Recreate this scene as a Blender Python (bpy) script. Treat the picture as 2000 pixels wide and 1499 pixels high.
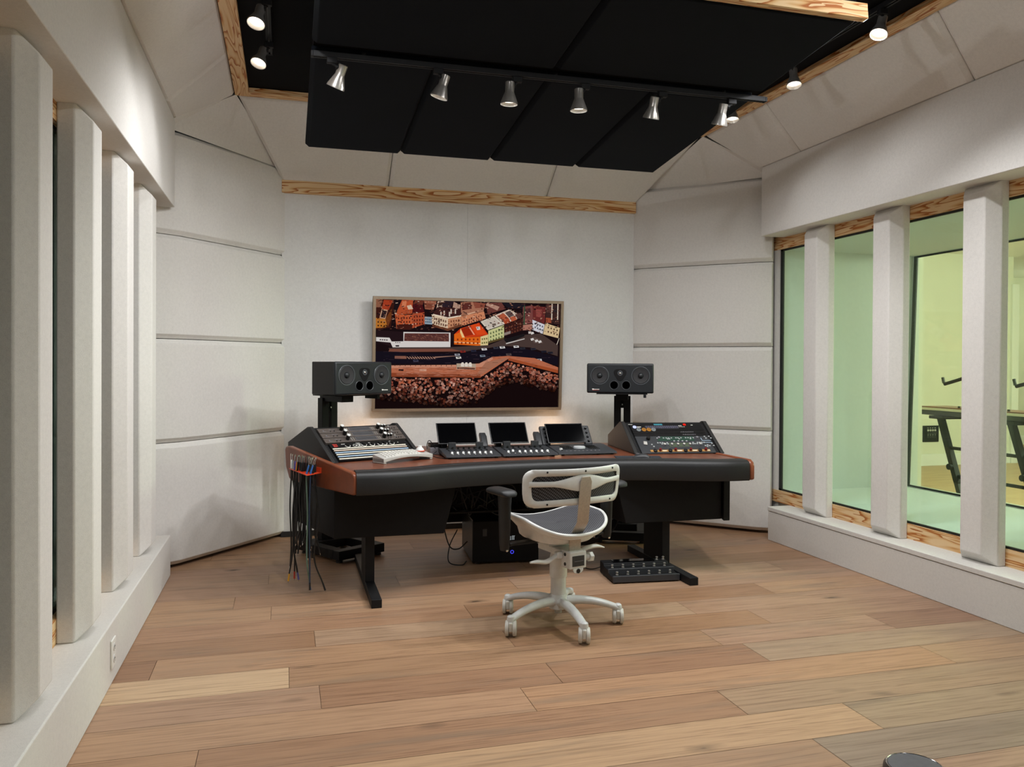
import bpy, bmesh, math, random
from mathutils import Vector, Matrix, Euler

for _o in list(bpy.data.objects):
    bpy.data.objects.remove(_o, do_unlink=True)
scn = bpy.context.scene
COL = scn.collection
rad = math.radians
random.seed(7)

# ------------------------------------------------------------------ camera
F_PX, CY_PX = 1587.0, 725.0
YAW, PITCH, ROLL = 0.271996, 0.0084968, 0.0055537
cam_d = bpy.data.cameras.new('camera')
cam_d.sensor_fit = 'HORIZONTAL'; cam_d.sensor_width = 36.0
cam_d.lens = 36.0 * F_PX / 2000.0
cam_d.shift_y = (CY_PX - 749.5) / 2000.0
cam_d.clip_start = 0.02
cam = bpy.data.objects.new('camera', cam_d)
COL.objects.link(cam)
fw = Vector((math.sin(YAW) * math.cos(PITCH), math.cos(YAW) * math.cos(PITCH), -math.sin(PITCH)))
rt = Vector((math.cos(YAW), -math.sin(YAW), 0)); up = rt.cross(fw)
r2 = rt * math.cos(ROLL) + up * math.sin(ROLL); u2 = -rt * math.sin(ROLL) + up * math.cos(ROLL)
M = Matrix((r2, u2, -fw)).transposed().to_4x4(); M.translation = Vector((0, 0, 1.40))
cam.matrix_world = M
scn.camera = cam

# ------------------------------------------------------------------ world, exposure, large lights
scn.view_settings.view_transform = 'Standard'
scn.view_settings.look = 'None'
scn.view_settings.gamma = 1.0
scn.view_settings.exposure = -0.52
scn.view_settings.use_curve_mapping = False
world = bpy.data.worlds.new('world'); scn.world = world; world.use_nodes = True
world.node_tree.nodes['Background'].inputs[0].default_value = (0.5, 0.5, 0.5, 1)
world.node_tree.nodes['Background'].inputs[1].default_value = 0.02

def area_light(name, loc, aim, sx, sy, power, color):
    d = bpy.data.lights.new(name, 'AREA'); d.shape = 'RECTANGLE'; d.size = sx; d.size_y = sy
    d.energy = power; d.color = color
    o = bpy.data.objects.new(name, d); COL.objects.link(o); o.location = loc
    o.rotation_euler = (Vector(aim) - Vector(loc)).to_track_quat('-Z', 'Y').to_euler()
    return o
# soft cool fill from behind the viewer, through an added, unseen window
area_light('rear_soft_fill', (1.5, -1.95, 1.75), (1.5, 3.0, 1.3), 3.6, 1.9, 12, (0.93, 0.97, 1.0))
# unseen point lights added to brighten the live room and window reveal
def fill_point(name, loc, r, power, color):
    d = bpy.data.lights.new(name, 'POINT'); d.energy = power; d.color = color; d.shadow_soft_size = r
    o = bpy.data.objects.new(name, d); COL.objects.link(o); o.location = loc; return o
fill_point('live_room_fill', (8.4, 4.6, 2.5), .3, 680, (1.0, 1.0, .88))
fill_point('live_room_fill', (7.0, 2.4, 2.5), .3, 115, (1.0, .98, .95))
fill_point('live_room_fill', (12.5, 10.2, 2.2), .3, 45, (1.0, .95, .82))
SPOT_W = 62.0

# ------------------------------------------------------------------ helpers
def lin(h):
    if isinstance(h, str):
        h = h.lstrip('#'); c = [int(h[i:i + 2], 16) / 255 for i in (0, 2, 4)]
    else:
        c = [v / 255 for v in h]
    return tuple(v / 12.92 if v <= 0.04045 else ((v + 0.055) / 1.055) ** 2.4 for v in c)

class NT:
    def __init__(self, name):
        self.m = bpy.data.materials.new(name); self.m.use_nodes = True
        self.t = self.m.node_tree; self.t.nodes.clear()
        self.out = self.n('ShaderNodeOutputMaterial')
    def n(self, typ, **kw):
        nd = self.t.nodes.new(typ)
        for k, v in kw.items():
            if k in nd.inputs.keys() if isinstance(k, str) else False:
                nd.inputs[k].default_value = v
            else:
                setattr(nd, k, v)
        return nd
    def l(self, a, b): self.t.links.new(a, b)
    def coord(self, scale=(1, 1, 1), which='Object', rot=(0, 0, 0)):
        tc = self.n('ShaderNodeTexCoord'); mp = self.n('ShaderNodeMapping')
        mp.inputs['Scale'].default_value = scale; mp.inputs['Rotation'].default_value = rot
        self.l(tc.outputs[which], mp.inputs['Vector']); return mp.outputs['Vector']
    def bsdf(self, color=(.5, .5, .5), rough=.5, metal=0., spec=.5):
        b = self.n('ShaderNodeBsdfPrincipled')
        b.inputs['Base Color'].default_value = (*color[:3], 1)
        b.inputs['Roughness'].default_value = rough; b.inputs['Metallic'].default_value = metal
        b.inputs['Specular IOR Level'].default_value = spec
        self.l(b.outputs[0], self.out.inputs['Surface']); return b
    def noise(self, vec, scale=5., detail=3., rough=.5, dist=0.):
        nz = self.n('ShaderNodeTexNoise'); nz.inputs['Scale'].default_value = scale
        nz.inputs['Detail'].default_value = detail; nz.inputs['Roughness'].default_value = rough
        nz.inputs['Distortion'].default_value = dist
        if vec is not None: self.l(vec, nz.inputs['Vector'])
        return nz
    def ramp(self, fac, stops):
        r = self.n('ShaderNodeValToRGB'); e = r.color_ramp.elements
        while len(e) < len(stops): e.new(0.5)
        for el, (p, c) in zip(e, stops):
            el.position = p; el.color = (*c[:3], 1)
        self.l(fac, r.inputs['Fac']); return r.outputs['Color']
    def bump(self, b, height, strength=.2, dist=.01):
        bp = self.n('ShaderNodeBump'); bp.inputs['Strength'].default_value = strength
        bp.inputs['Distance'].default_value = dist
        self.l(height, bp.inputs['Height']); self.l(bp.outputs[0], b.inputs['Normal'])

def simple(name, hexc, rough=.5, metal=0., spec=.5, vary=.08, scale=40., bump=0.):
    t = NT(name); c = lin(hexc); b = t.bsdf(c, rough, metal, spec)
    v = t.coord(); nz = t.noise(v, scale, 3)
    lo = tuple(x * (1 - vary) for x in c); hi = tuple(min(1, x * (1 + vary)) for x in c)
    t.l(t.ramp(nz.outputs['Fac'], [(.3, lo), (.7, hi)]), b.inputs['Base Color'])
    if bump: t.bump(b, nz.outputs['Fac'], bump, .002)
    return t.m

def fabric(name, hexc, vary=.05, bump=.25, sheen=.1):
    t = NT(name); c = lin(hexc); b = t.bsdf(c, .95, 0, .15)
    b.inputs['Sheen Weight'].default_value = sheen
    v = t.coord((1, 1, 1))
    fine = t.noise(v, 420, 2, .6); mid = t.noise(v, 60, 3, .6); big = t.noise(v, 2.2, 2)
    a = t.n('ShaderNodeMath', operation='MULTIPLY_ADD'); t.l(mid.outputs['Fac'], a.inputs[0]); a.inputs[1].default_value = .5
    t.l(fine.outputs['Fac'], a.inputs[2])
    a2 = t.n('ShaderNodeMath', operation='MULTIPLY_ADD'); t.l(big.outputs['Fac'], a2.inputs[0]); a2.inputs[1].default_value = .25
    t.l(a.outputs[0], a2.inputs[2])
    lo = tuple(x * (1 - vary * 2.2) for x in c); hi = tuple(min(1, x * (1 + vary * 1.6)) for x in c)
    t.l(t.ramp(a2.outputs[0], [(.55, lo), (1.15, hi)]), b.inputs['Base Color'])
    t.bump(b, fine.outputs['Fac'], bump, .002)
    return t.m

def pine(name, axis='X', tone=1.0):
    # flat-sawn pine: growth-ring figure that wanders along the board
    t = NT(name); b = t.bsdf((.5, .3, .15), .5, 0, .3)
    sc = {'X': (.9, 11, 11), 'Y': (11, .9, 11)}[axis]
    v = t.coord(sc); nz = t.noise(v, 1.1, 2.5, .5, .35)
    mul = t.n('ShaderNodeMath', operation='MULTIPLY'); t.l(nz.outputs['Fac'], mul.inputs[0]); mul.inputs[1].default_value = 13.0
    fr = t.n('ShaderNodeMath', operation='FRACT'); t.l(mul.outputs[0], fr.inputs[0])
    fine = t.noise(t.coord({'X': (3, 220, 220), 'Y': (220, 3, 220)}[axis]), 1.0, 2)
    mx = t.n('ShaderNodeMath', operation='MULTIPLY_ADD'); t.l(fine.outputs['Fac'], mx.inputs[0]); mx.inputs[1].default_value = .25; t.l(fr.outputs[0], mx.inputs[2])
    c1, c2, c3 = lin('dfbe90'), lin('cf9f66'), lin('a8622a')
    s = lambda c: tuple(x * tone for x in c)
    col = t.ramp(mx.outputs[0], [(.1, s(c1)), (.52, s(c1)), (.84, s(c2)), (1.0, s(c3))])
    t.l(col, b.inputs['Base Color']); return t.m

def woodgrain(name, ca, cb, axis_scale, rough=.3, spec=.5):
    t = NT(name); b = t.bsdf(lin(ca), rough, 0, spec)
    nz = t.noise(t.coord(axis_scale), 1., 5, .6, .3)
    t.l(t.ramp(nz.outputs['Fac'], [(.3, lin(cb)), (.7, lin(ca))]), b.inputs['Base Color'])
    return t.m

def emissive(name, hexc, strength):
    t = NT(name); e = t.n('ShaderNodeEmission'); e.inputs[0].default_value = (*lin(hexc), 1); e.inputs[1].default_value = strength
    t.l(e.outputs[0], t.out.inputs['Surface']); return t.m

def glass_pane(name, tint, refl=.06, reflcol=(1, 1, 1)):
    t = NT(name); tr = t.n('ShaderNodeBsdfTransparent'); tr.inputs[0].default_value = (*tint, 1)
    gl = t.n('ShaderNodeBsdfGlossy'); gl.inputs['Roughness'].default_value = .02; gl.inputs[0].default_value = (*reflcol, 1)
    lw = t.n('ShaderNodeLayerWeight'); lw.inputs[0].default_value = .5
    pw = t.n('ShaderNodeMath', operation='POWER'); t.l(lw.outputs['Facing'], pw.inputs[0]); pw.inputs[1].default_value = 4.
    lw = t.n('ShaderNodeMath', operation='MULTIPLY_ADD'); t.l(pw.outputs[0], lw.inputs[0]); lw.inputs[1].default_value = .45; lw.inputs[2].default_value = .02
    mx = t.n('ShaderNodeMixShader'); t.l(lw.outputs[0], mx.inputs[0])
    t.l(tr.outputs[0], mx.inputs[1]); t.l(gl.outputs[0], mx.inputs[2]); t.l(mx.outputs[0], t.out.inputs['Surface'])
    return t.m

def vcol_mat(name, attr='tone', emit=0.):
    t = NT(name); at = t.n('ShaderNodeAttribute'); at.attribute_name = attr
    if emit:
        e = t.n('ShaderNodeEmission'); t.l(at.outputs['Color'], e.inputs[0]); e.inputs[1].default_value = emit
        t.l(e.outputs[0], t.out.inputs['Surface'])
    else:
        b = t.bsdf(rough=.4); t.l(at.outputs['Color'], b.inputs['Base Color'])
    return t.m

# ---- materials
M_FAB = fabric('fabric_oatmeal', 'dcd9d4')
M_FABW = fabric('fabric_front_wall', 'd8d7d4')
M_SILL = fabric('fabric_sill', 'd3d0ca')
M_CLOUD = fabric('fabric_black_cloud', '11151b', .1, .15, 0)
M_CEIL = fabric('fabric_black_ceiling', '09090b', .1, .15, 0)
M_PINEX = pine('pine_along_wall', 'X'); M_PINEY = pine('pine_along_side', 'Y')
M_DARKWOOD = simple('dark_baseboard_wood', '2a2724', .9)  # dark wood of the front baseboard
M_BLACK = simple('black_laminate', '111011', .6, 0, .2, vary=.12)
M_BLACKM = simple('black_steel', '111113', .6, .0, .3, vary=.1)
M_RACK = simple('charcoal_vinyl', '1f1e1e', .6, vary=.1, scale=200, bump=.1)
M_LEATHER = simple('black_leather', '141415', .5, vary=.15, scale=220, bump=.25)
M_MAHOG = woodgrain('mahogany_veneer', '7e4832', '623524', (14, 2.2, 14), .32)
M_CHEEK = woodgrain('mahogany_solid', '86472b', '6a3620', (18, 2.5, 6), .3)
M_WHITEP = simple('ivory_plastic', 'dbdbd8', .38, vary=.04)
M_WHITEM = simple('ivory_enamel', 'd6d7d5', .3, .0, vary=.04)
M_GREYP = simple('light_grey_plastic', 'b4b1ac', .4, vary=.04)
M_STEEL = simple('brushed_steel', 'b7aca0', .38, .35, vary=.08, scale=90)
M_NICKEL = simple('brushed_nickel', 'b4b0aa', .3, .7, vary=.06)
M_CHROME = simple('chrome', 'd5d5d5', .12, 1.0, vary=.02)
M_DGREY = simple('dark_grey_plastic', '2d2e30', .45, vary=.08)
M_MGREY = simple('slate_panel', '333539', .45, .1, vary=.06)
M_UNIT = simple('grey_brown_faceplate', '675e59', .4, .4, vary=.1)
M_KNOB = simple('black_knob', '0b0b0c', .35, vary=.05)
M_SCREEN = simple('dark_glass_screen', '040405', .08, 0, .35, vary=.02)
M_LCD = simple('grey_lcd', '454548', .25, vary=.05)
M_WHITE = simple('white_print', 'e8e6e0', .5, vary=.02)
M_GREYPRINT = simple('grey_print', '77757a', .5, vary=.02)
M_RED = simple('red_print', 'a8322a', .5, vary=.05)
M_BLUESTRIP = simple('pale_blue_strip', '9fb6cc', .5, vary=.05)
M_CREAM = simple('cream_strip', 'ddd6c6', .5, vary=.05)
M_PINK = simple('pinkish_strip', 'd2bfae', .5, vary=.05)
M_GOLD = simple('gold_print', 'b08347', .45, .2, vary=.15)
M_ORANGE = simple('orange_plastic', 'd2451f', .4, vary=.06)
M_MESHGREY = None
M_CONE = simple('speaker_cone', '242325', .6, vary=.06)
M_SPK = simple('speaker_baffle', '15191d', .45, vary=.06)
M_SPKRING = simple('speaker_ring', '4a4d51', .35, .2, vary=.05)
M_SPKB = simple('speaker_cabinet', '1d1b1a', .55, vary=.06)
M_RUBBER = simple('black_rubber', '111112', .5, vary=.1)
M_TVF = simple('bronze_tv_frame', '9a8670', .4, .4, vary=.05)
M_CAST = simple('castor_plastic', 'cfccc3', .42, vary=.06)
M_CASTD = simple('castor_tread', '8b857a', .6, vary=.06)
M_PAD = simple('navy_mouse_mat', '20242e', .8, vary=.1)
M_WALLP = simple('reveal_paint', 'cfd3cf', .8, vary=.02)
M_LIVEW = simple('live_room_paint', 'dbd9c8', .85, vary=.03, scale=3)
M_WHITEPAINT = simple('white_gloss_paint', 'e6e6e0', .5, vary=.02)
M_LIVEF = woodgrain('live_room_floor', 'c9a97e', 'b08c62', (2, 14, 2), .45)
M_GLASS = glass_pane('window_glass', (.84, .925, .90))
M_GLASS2 = glass_pane('inner_window_glass', (.93, .97, .86))
M_GLASSD = glass_pane('dark_window_glass', (.75, .85, .8))
M_DARKROOM = simple('unlit_room_dark', '3c4644', .9)  # darkness of the unlit room on the left put into the colour
M_GASKET = simple('black_gasket', '161b19', .6)
M_BULB = emissive('lamp_face', 'fff0dc', 5.0)
M_LED = emissive('warm_led', 'ffb070', 6.0)
M_WHITELED = emissive('white_led', 'cfd8ff', 1.6)
M_REDLED = emissive('red_led', 'ff2a1c', 1.3)
M_BLUELED = emissive('blue_led', '4a4cff', 1.6)
M_CYANLED = emissive('cyan_led', '6fd2e6', .75)
M_AMBERLED = emissive('amber_led', 'f0a54a', .75)
M_PALELED = emissive('pale_led', 'c9d0d2', .6)
M_GREENLCD = emissive('green_lcd', '5f8270', .55)
M_OLIVELCD = emissive('olive_lcd', '8c9a80', .6)
M_BTNLED = emissive('button_led', 'e4e8e6', .85)
M_PURPLE = simple('violet_slots', '4a4858', .4, vary=.15)

def mesh_weave():
    t = NT('woven_mesh_grey'); b = t.bsdf(lin('5b5a60'), .6)
    v = t.coord((1, 1, 1))
    w1 = t.n('ShaderNodeTexWave'); w1.wave_type = 'BANDS'; w1.bands_direction = 'DIAGONAL'; w1.inputs['Scale'].default_value = 42; t.l(v, w1.inputs['Vector'])
    v2 = t.coord((-1, 1, 1))
    w2 = t.n('ShaderNodeTexWave'); w2.wave_type = 'BANDS'; w2.bands_direction = 'DIAGONAL'; w2.inputs['Scale'].default_value = 42; t.l(v2, w2.inputs['Vector'])
    m = t.n('ShaderNodeMath', operation='MULTIPLY'); t.l(w1.outputs['Fac'], m.inputs[0]); t.l(w2.outputs['Fac'], m.inputs[1])
    t.l(t.ramp(m.outputs[0], [(.05, lin('1f1f23')), (.7, lin('66666c'))]), b.inputs['Base Color'])
    return t.m
M_MESHGREY = mesh_weave()

def oak():
    t = NT('oak_planks'); b = t.bsdf((.5, .4, .3), .42, 0, .35)
    at = t.n('ShaderNodeAttribute'); at.attribute_name = 'tone'
    uv = t.n('ShaderNodeAttribute'); uv.attribute_name = 'shift'
    tc = t.n('ShaderNodeTexCoord')
    ad = t.n('ShaderNodeVectorMath', operation='MULTIPLY_ADD')
    t.l(uv.outputs['Color'], ad.inputs[0]); ad.inputs[1].default_value = (37, 19, 11); t.l(tc.outputs['Object'], ad.inputs[2])
    def mp(sc):
        m = t.n('ShaderNodeMapping'); m.inputs['Scale'].default_value = sc; t.l(ad.outputs[0], m.inputs['Vector']); return m.outputs[0]
    grain = t.noise(mp((2.2, 85, 1)), 1.0, 6, .62, .25)
    fig = t.noise(mp((.9, 9, 1)), 1.0, 3, .55, .6)
    pore = t.noise(mp((7, 320, 1)), 1.0, 2, .5)
    # ring figure
    mu = t.n('ShaderNodeMath', operation='MULTIPLY'); t.l(fig.outputs['Fac'], mu.inputs[0]); mu.inputs[1].default_value = 9.
    fr = t.n('ShaderNodeMath', operation='PINGPONG'); t.l(mu.outputs[0], fr.inputs[0]); fr.inputs[1].default_value = .5
    s1 = t.n('ShaderNodeMath', operation='MULTIPLY_ADD'); t.l(fr.outputs[0], s1.inputs[0]); s1.inputs[1].default_value = .16; t.l(grain.outputs['Fac'], s1.inputs[2])
    s2 = t.n('ShaderNodeMath', operation='MULTIPLY_ADD'); t.l(pore.outputs['Fac'], s2.inputs[0]); s2.inputs[1].default_value = .22; t.l(s1.outputs[0], s2.inputs[2])
    gcol = t.ramp(s2.outputs[0], [(.48, (.66, .62, .59)), (.64, (.94, .93, .92)), (.90, (1.08, 1.08, 1.07))])
    mxc = t.n('ShaderNodeMix', data_type='RGBA', blend_type='MULTIPLY'); mxc.inputs['Factor'].default_value = 1.
    t.l(at.outputs['Color'], mxc.inputs['A']); t.l(gcol, mxc.inputs['B'])
    # mineral streaks: grey
    st = t.noise(mp((.8, 7, 1)), 1.0, 3, .6, .4)
    sf = t.ramp(st.outputs['Fac'], [(.54, (0, 0, 0)), (.74, (.6, .6, .6))])
    mx2 = t.n('ShaderNodeMix', data_type='RGBA', blend_type='MIX'); t.l(sf, mx2.inputs['Factor'])
    t.l(mxc.outputs['Result'], mx2.inputs['A']); mx2.inputs['B'].default_value = (*lin('7c6b5a'), 1)
    # knots
    wv = t.noise(mp((5, 16, 1)), 1.0, 3, .6)
    wa = t.n('ShaderNodeVectorMath', operation='MULTIPLY_ADD'); t.l(wv.outputs['Color'], wa.inputs[0]); wa.inputs[1].default_value = (.22, .22, 0); t.l(mp((1.7, 4.2, 1)), wa.inputs[2])
    vo = t.n('ShaderNodeTexVoronoi'); vo.inputs['Scale'].default_value = 1.; t.l(wa.outputs[0], vo.inputs['Vector'])
    kf = t.ramp(vo.outputs['Distance'], [(.028, (.92, .92, .92)), (.055, (.45, .45, .45)), (.15, (0, 0, 0))])
    mx3 = t.n('ShaderNodeMix', data_type='RGBA', blend_type='MIX'); t.l(kf, mx3.inputs['Factor'])
    t.l(mx2.outputs['Result'], mx3.inputs['A']); mx3.inputs['B'].default_value = (*lin('4a3c30'), 1)
    t.l(mx3.outputs['Result'], b.inputs['Base Color'])
    t.bump(b, s2.outputs[0], .08, .003)
    return t.m
M_OAK = oak()

# ------------------------------------------------------------------ mesh builder
I4 = Matrix.Identity(4)
class MB:
    def __init__(self): self.bm = bmesh.new()
    def face(self, pts):
        vs = [self.bm.verts.new(p) for p in pts]
        try: return self.bm.faces.new(vs)
        except ValueError: return None
    def box(self, x0, x1, y0, y1, z0, z1, m=I4):
        v = [self.bm.verts.new(m @ Vector((x, y, z))) for z in (z0, z1) for (x, y) in ((x0, y0), (x1, y0), (x1, y1), (x0, y1))]
        for f in ((3, 2, 1, 0), (4, 5, 6, 7), (0, 1, 5, 4), (1, 2, 6, 5), (2, 3, 7, 6), (3, 0, 4, 7)):
            self.bm.faces.new([v[i] for i in f])
        return self
    def loft(self, rings, close=True, caps=True):
        vr = [[self.bm.verts.new(p) for p in r] for r in rings]
        n = len(vr[0])
        for a, b in zip(vr, vr[1:]):
            for i in range(n if close else n - 1):
                j = (i + 1) % n
                try: self.bm.faces.new((a[i], a[j], b[j], b[i]))
                except ValueError: pass
        if caps and close:
            self.bm.faces.new(list(reversed(vr[0]))); self.bm.faces.new(vr[-1])
        return self
    def prism(self, pts, vec):
        vec = Vector(vec); pts = [Vector(p) for p in pts]
        return self.loft([pts, [p + vec for p in pts]])
    def cyl(self, p0, p1, r0, r1=None, seg=20, caps=True):
        r1 = r0 if r1 is None else r1
        p0, p1 = Vector(p0), Vector(p1); d = (p1 - p0).normalized()
        a = d.orthogonal().normalized(); b = d.cross(a)
        ring = lambda p, r: [p + (a * math.cos(t) + b * math.sin(t)) * r for t in [2 * math.pi * i / seg for i in range(seg)]]
        return self.loft([ring(p0, r0), ring(p1, r1)], caps=caps)
    def lathe(self, prof, seg=28, m=I4):
        rings = []
        for r, z in prof:
            rings.append([m @ Vector((r * math.cos(2 * math.pi * i / seg), r * math.sin(2 * math.pi * i / seg), z)) for i in range(seg)])
        return self.loft(rings, caps=True)
    def tube(self, pts, r, seg=8, radii=None, flat=None):
        pts = [Vector(p) for p in pts]; rings = []
        prev = None
        for i, p in enumerate(pts):
            d = (pts[min(i + 1, len(pts) - 1)] - pts[max(i - 1, 0)]).normalized()
            if prev is None: a = d.orthogonal().normalized()
            else: a = (prev - d * prev.dot(d)).normalized()
            prev = a; b = d.cross(a); rr = radii[i] if radii else r
            rings.append([p + (a * math.cos(t) + b * math.sin(t)) * rr for t in [2 * math.pi * k / seg for k in range(seg)]])
        return self.loft(rings)
    def build(self, name, mat, parent=None, smooth=True, angle=38, bevel=0., seg=2, world=False, solid=0., sub=0):
        bmesh.ops.remove_doubles(self.bm, verts=self.bm.verts, dist=1e-6)
        bmesh.ops.recalc_face_normals(self.bm, faces=self.bm.faces)
        me = bpy.data.meshes.new(name); self.bm.to_mesh(me); self.bm.free()
        if world and parent is not None:
            me.transform(chain(parent).inverted())
        o = bpy.data.objects.new(name, me); COL.objects.link(o)
        if mat: me.materials.append(mat)
        if parent is not None: o.parent = parent
        if solid:
            s = o.modifiers.new('thickness', 'SOLIDIFY'); s.thickness = solid; s.offset = 0
        if bevel:
            b = o.modifiers.new('edges', 'BEVEL'); b.width = bevel; b.segments = seg; b.limit_method = 'ANGLE'; b.angle_limit = rad(40)
        if sub:
            s = o.modifiers.new('smooth', 'SUBSURF'); s.levels = sub; s.render_levels = sub
        if smooth:
            me.shade_smooth()
            if not sub: me.set_sharp_from_angle(angle=rad(angle))
        return o

def chain(o):
    m = o.matrix_basis.copy()
    while o.parent: o = o.parent; m = o.matrix_basis @ m
    return m

def tag(o, label=None, cat=None, group=None, kind=None):
    if label: o['label'] = label
    if cat: o['category'] = cat
    if group: o['group'] = group
    if kind: o['kind'] = kind
    return o

def thing(name, label, cat, loc=(0, 0, 0), rot=(0, 0, 0), group=None, matrix=None):
    o = bpy.data.objects.new(name, None); COL.objects.link(o); o.empty_display_size = .1
    if matrix is not None: o.matrix_basis = matrix
    else: o.location = loc; o.rotation_euler = rot
    return tag(o, label, cat, group, 'thing')

def copy_tree(o, parent=None):
    c = o.copy(); COL.objects.link(c)
    if parent is not None: c.parent = parent
    for ch in list(o.children):
        copy_tree(ch, c)
    return c

def struct(name, mb, mat, **kw):
    return tag(mb.build(name, mat, **kw), kind='structure')

def catmull(pts, n=8):
    P = [Vector(p) for p in pts]; P = [2 * P[0] - P[1]] + P + [2 * P[-1] - P[-2]]; out = []
    for i in range(1, len(P) - 2):
        for k in range(n):
            t = k / n; a, b, c, d = P[i - 1:i + 3]
            out.append(.5 * ((2 * b) + (-a + c) * t + (2 * a - 5 * b + 4 * c - d) * t * t + (-a + 3 * b - 3 * c + d) * t ** 3))
    out.append(P[-2]); return out

def inset_poly(pts, n, d):
    """inset a convex planar polygon (3-D points) by d towards its inside; n = its normal"""
    k = len(pts); c = sum(pts, Vector()) / k; lines = []
    for i in range(k):
        a, b = pts[i], pts[(i + 1) % k]; e = (b - a).normalized(); s = n.cross(e)
        if s.dot(c - a) < 0: s = -s
        di = d[i] if isinstance(d, (list, tuple)) else d
        lines.append((a + s * di, e))
    out = []
    for i in range(k):
        (p, u), (q, v) = lines[i - 1], lines[i]
        w = u.cross(v); t = (q - p).cross(v).dot(w) / w.length_squared
        out.append(p + u * t)
    return out

def pillow(mb, pts, n, depth, bi, bd):
    """upholstered panel: outline pts on its back plane, standing out by depth along n, chamfered front edge"""
    pts = [Vector(p) for p in pts]; n = Vector(n).normalized()
    front = inset_poly(pts, n, bi)
    mid = [p + n * (depth - bd) for p in pts]
    return mb.loft([pts, mid, [p + n * depth for p in front]])

def text_mesh(name, s, size, mat, parent, m, extrude=.0006, align='LEFT', squash=None):
    cu = bpy.data.curves.new(name, 'FONT'); cu.body = s; cu.size = size; cu.extrude = extrude; cu.align_x = align
    tmp = bpy.data.objects.new('tmp', cu); COL.objects.link(tmp)
    dg = bpy.context.evaluated_depsgraph_get(); dg.update()
    me = bpy.data.meshes.new_from_object(tmp.evaluated_get(dg)); me.name = name
    bpy.data.objects.remove(tmp, do_unlink=True); bpy.data.curves.remove(cu)
    me.transform(m); me.materials.clear(); me.materials.append(mat)
    o = bpy.data.objects.new(name, me); COL.objects.link(o); o.parent = parent
    return o

# ================================================================== THE ROOM
XL, XR = -0.722, 3.735           # sill faces
YF = 6.76                        # front wall
YB = -1.7                        # rear wall
# ---- floor: individual oak planks in one sheet
def build_floor():
    bm = bmesh.new()
    lt = bm.loops.layers.float_color.new('tone'); ls = bm.loops.layers.float_color.new('shift')
    rng = random.Random(11)
    joints = {-1: [1.907], 0: [2.23], 1: [-.297, 1.79], 2: [.982, 3.058], 3: [.145, 1.178, 2.215], 4: [.02, 2.11, 3.147], 5: [-.575, 1.1, 2.548],
              6: [.148, 2.232], 7: [1.0, 2.9], 8: [-.073, 1.7], 9: [-.283, 1.4, 3.3], 10: [.7, 2.4], 11: [-.1, 1.6]}
    tones = ['a98361', 'ab8763', 'a47e5c', 'ae8a67', 'a38164', 'a98769', '9d7856', 'ad8c6e', 'a58368']
    fixed = {(4, 0): 'c4a67f', (1, 0): 'ad8762', (2, 1): 'b18a64', (0, 0): 'b8956e', (4, 3): '98755a', (3, 1): '9d7858', (3, 2): 'a07a59', (5, 0): '977252', (1, 2): 'a48767', (0, 1): 'a28a6b', (-1, 1): '9c8870', (6, 1): 'ab8d6e', (4, 1): 'a78360', (3, 3): 'a98f70', (2, 2): 'af8e69'}
    g = .0011
    k = -18
    while 2.62 + .2475 * k < 7.0:
        y0 = 2.62 + .2475 * k; y1 = y0 + .2475
        js = joints.get(k)
        if js is None:
            a = rng.uniform(-.8, .6); js = []
            while a < 3.9: js.append(a); a += rng.uniform(1.1, 2.1)
        xs = [-.98] + js + [4.02]
        for i in range(len(xs) - 1):
            c = lin(fixed.get((k, i), rng.choice(tones))); f = rng.uniform(.96, 1.04)
            c = tuple(v * 1.01 for v in c); lm = .3 * c[0] + .6 * c[1] + .1 * c[2]; c = (c[0] * .93 + lm * .10, c[1] * .93 + lm * .07, c[2] * .93 + lm * .085)
            sh = (rng.random(), rng.random(), rng.random(), 1)
            vs = [bm.verts.new(p) for p in ((xs[i] + g, y0 + g, 0), (xs[i + 1] - g, y0 + g, 0), (xs[i + 1] - g, y1 - g, 0), (xs[i] + g, y1 - g, 0))]
            fc = bm.faces.new(vs)
            for lp in fc.loops:
                lp[lt] = (c[0] * f, c[1] * f, c[2] * f, 1); lp[ls] = sh
        k += 1
    # dark bed seen through the hairline joints
    vs = [bm.verts.new(p) for p in ((-1.0, YB - .3, -.004), (4.05, YB - .3, -.004), (4.05, 7.0, -.004), (-1.0, 7.0, -.004))]
    fc = bm.faces.new(vs); c = lin('6d4f38')
    for lp in fc.loops: lp[lt] = (*c, 1); lp[ls] = (.5, .5, .5, 1)
    me = bpy.data.meshes.new('floor'); bm.to_mesh(me); bm.free(); me.materials.append(M_OAK)
    o = bpy.data.objects.new('floor', me); COL.objects.link(o); tag(o, kind='structure')
build_floor()

# ---- ceiling (black fabric) and solid parts of the walls
struct('ceiling', MB().box(-1.3, 4.3, YB - .1, 7.1, 3.34, 3.42), M_CEIL, smooth=False)
struct('wall_back', MB().box(-1.0, 4.05, YB - .3, YB - .12, 0, .72).box(-1.0, 4.05, YB - .3, YB - .12, 2.7, 3.4)
       .box(-1.0, -.38, YB - .3, YB - .12, .72, 2.7).box(3.38, 4.05, YB - .3, YB - .12, .72, 2.7), M_FABW, smooth=False)
fwm = MB()
for (x0, x1, z0, z1) in ((-.03, 1.4866, .604, 2.757), (1.4876, 3.02, .604, 2.757), (-.03, 1.4866, .045, .603), (1.4876, 3.02, .045, .603)):
    fwm.box(x0, x1, YF, YF + .05, z0, z1)
fwm.box(-.03, 3.02, YF + .03, YF + .12, 0, 2.9)
struct('wall_front', fwm, M_FABW, smooth=False)
struct('baseboard_front', MB().box(-.03, 3.02, YF - .004, YF + .03, 0, .043), M_DARKWOOD, smooth=False)
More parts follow.
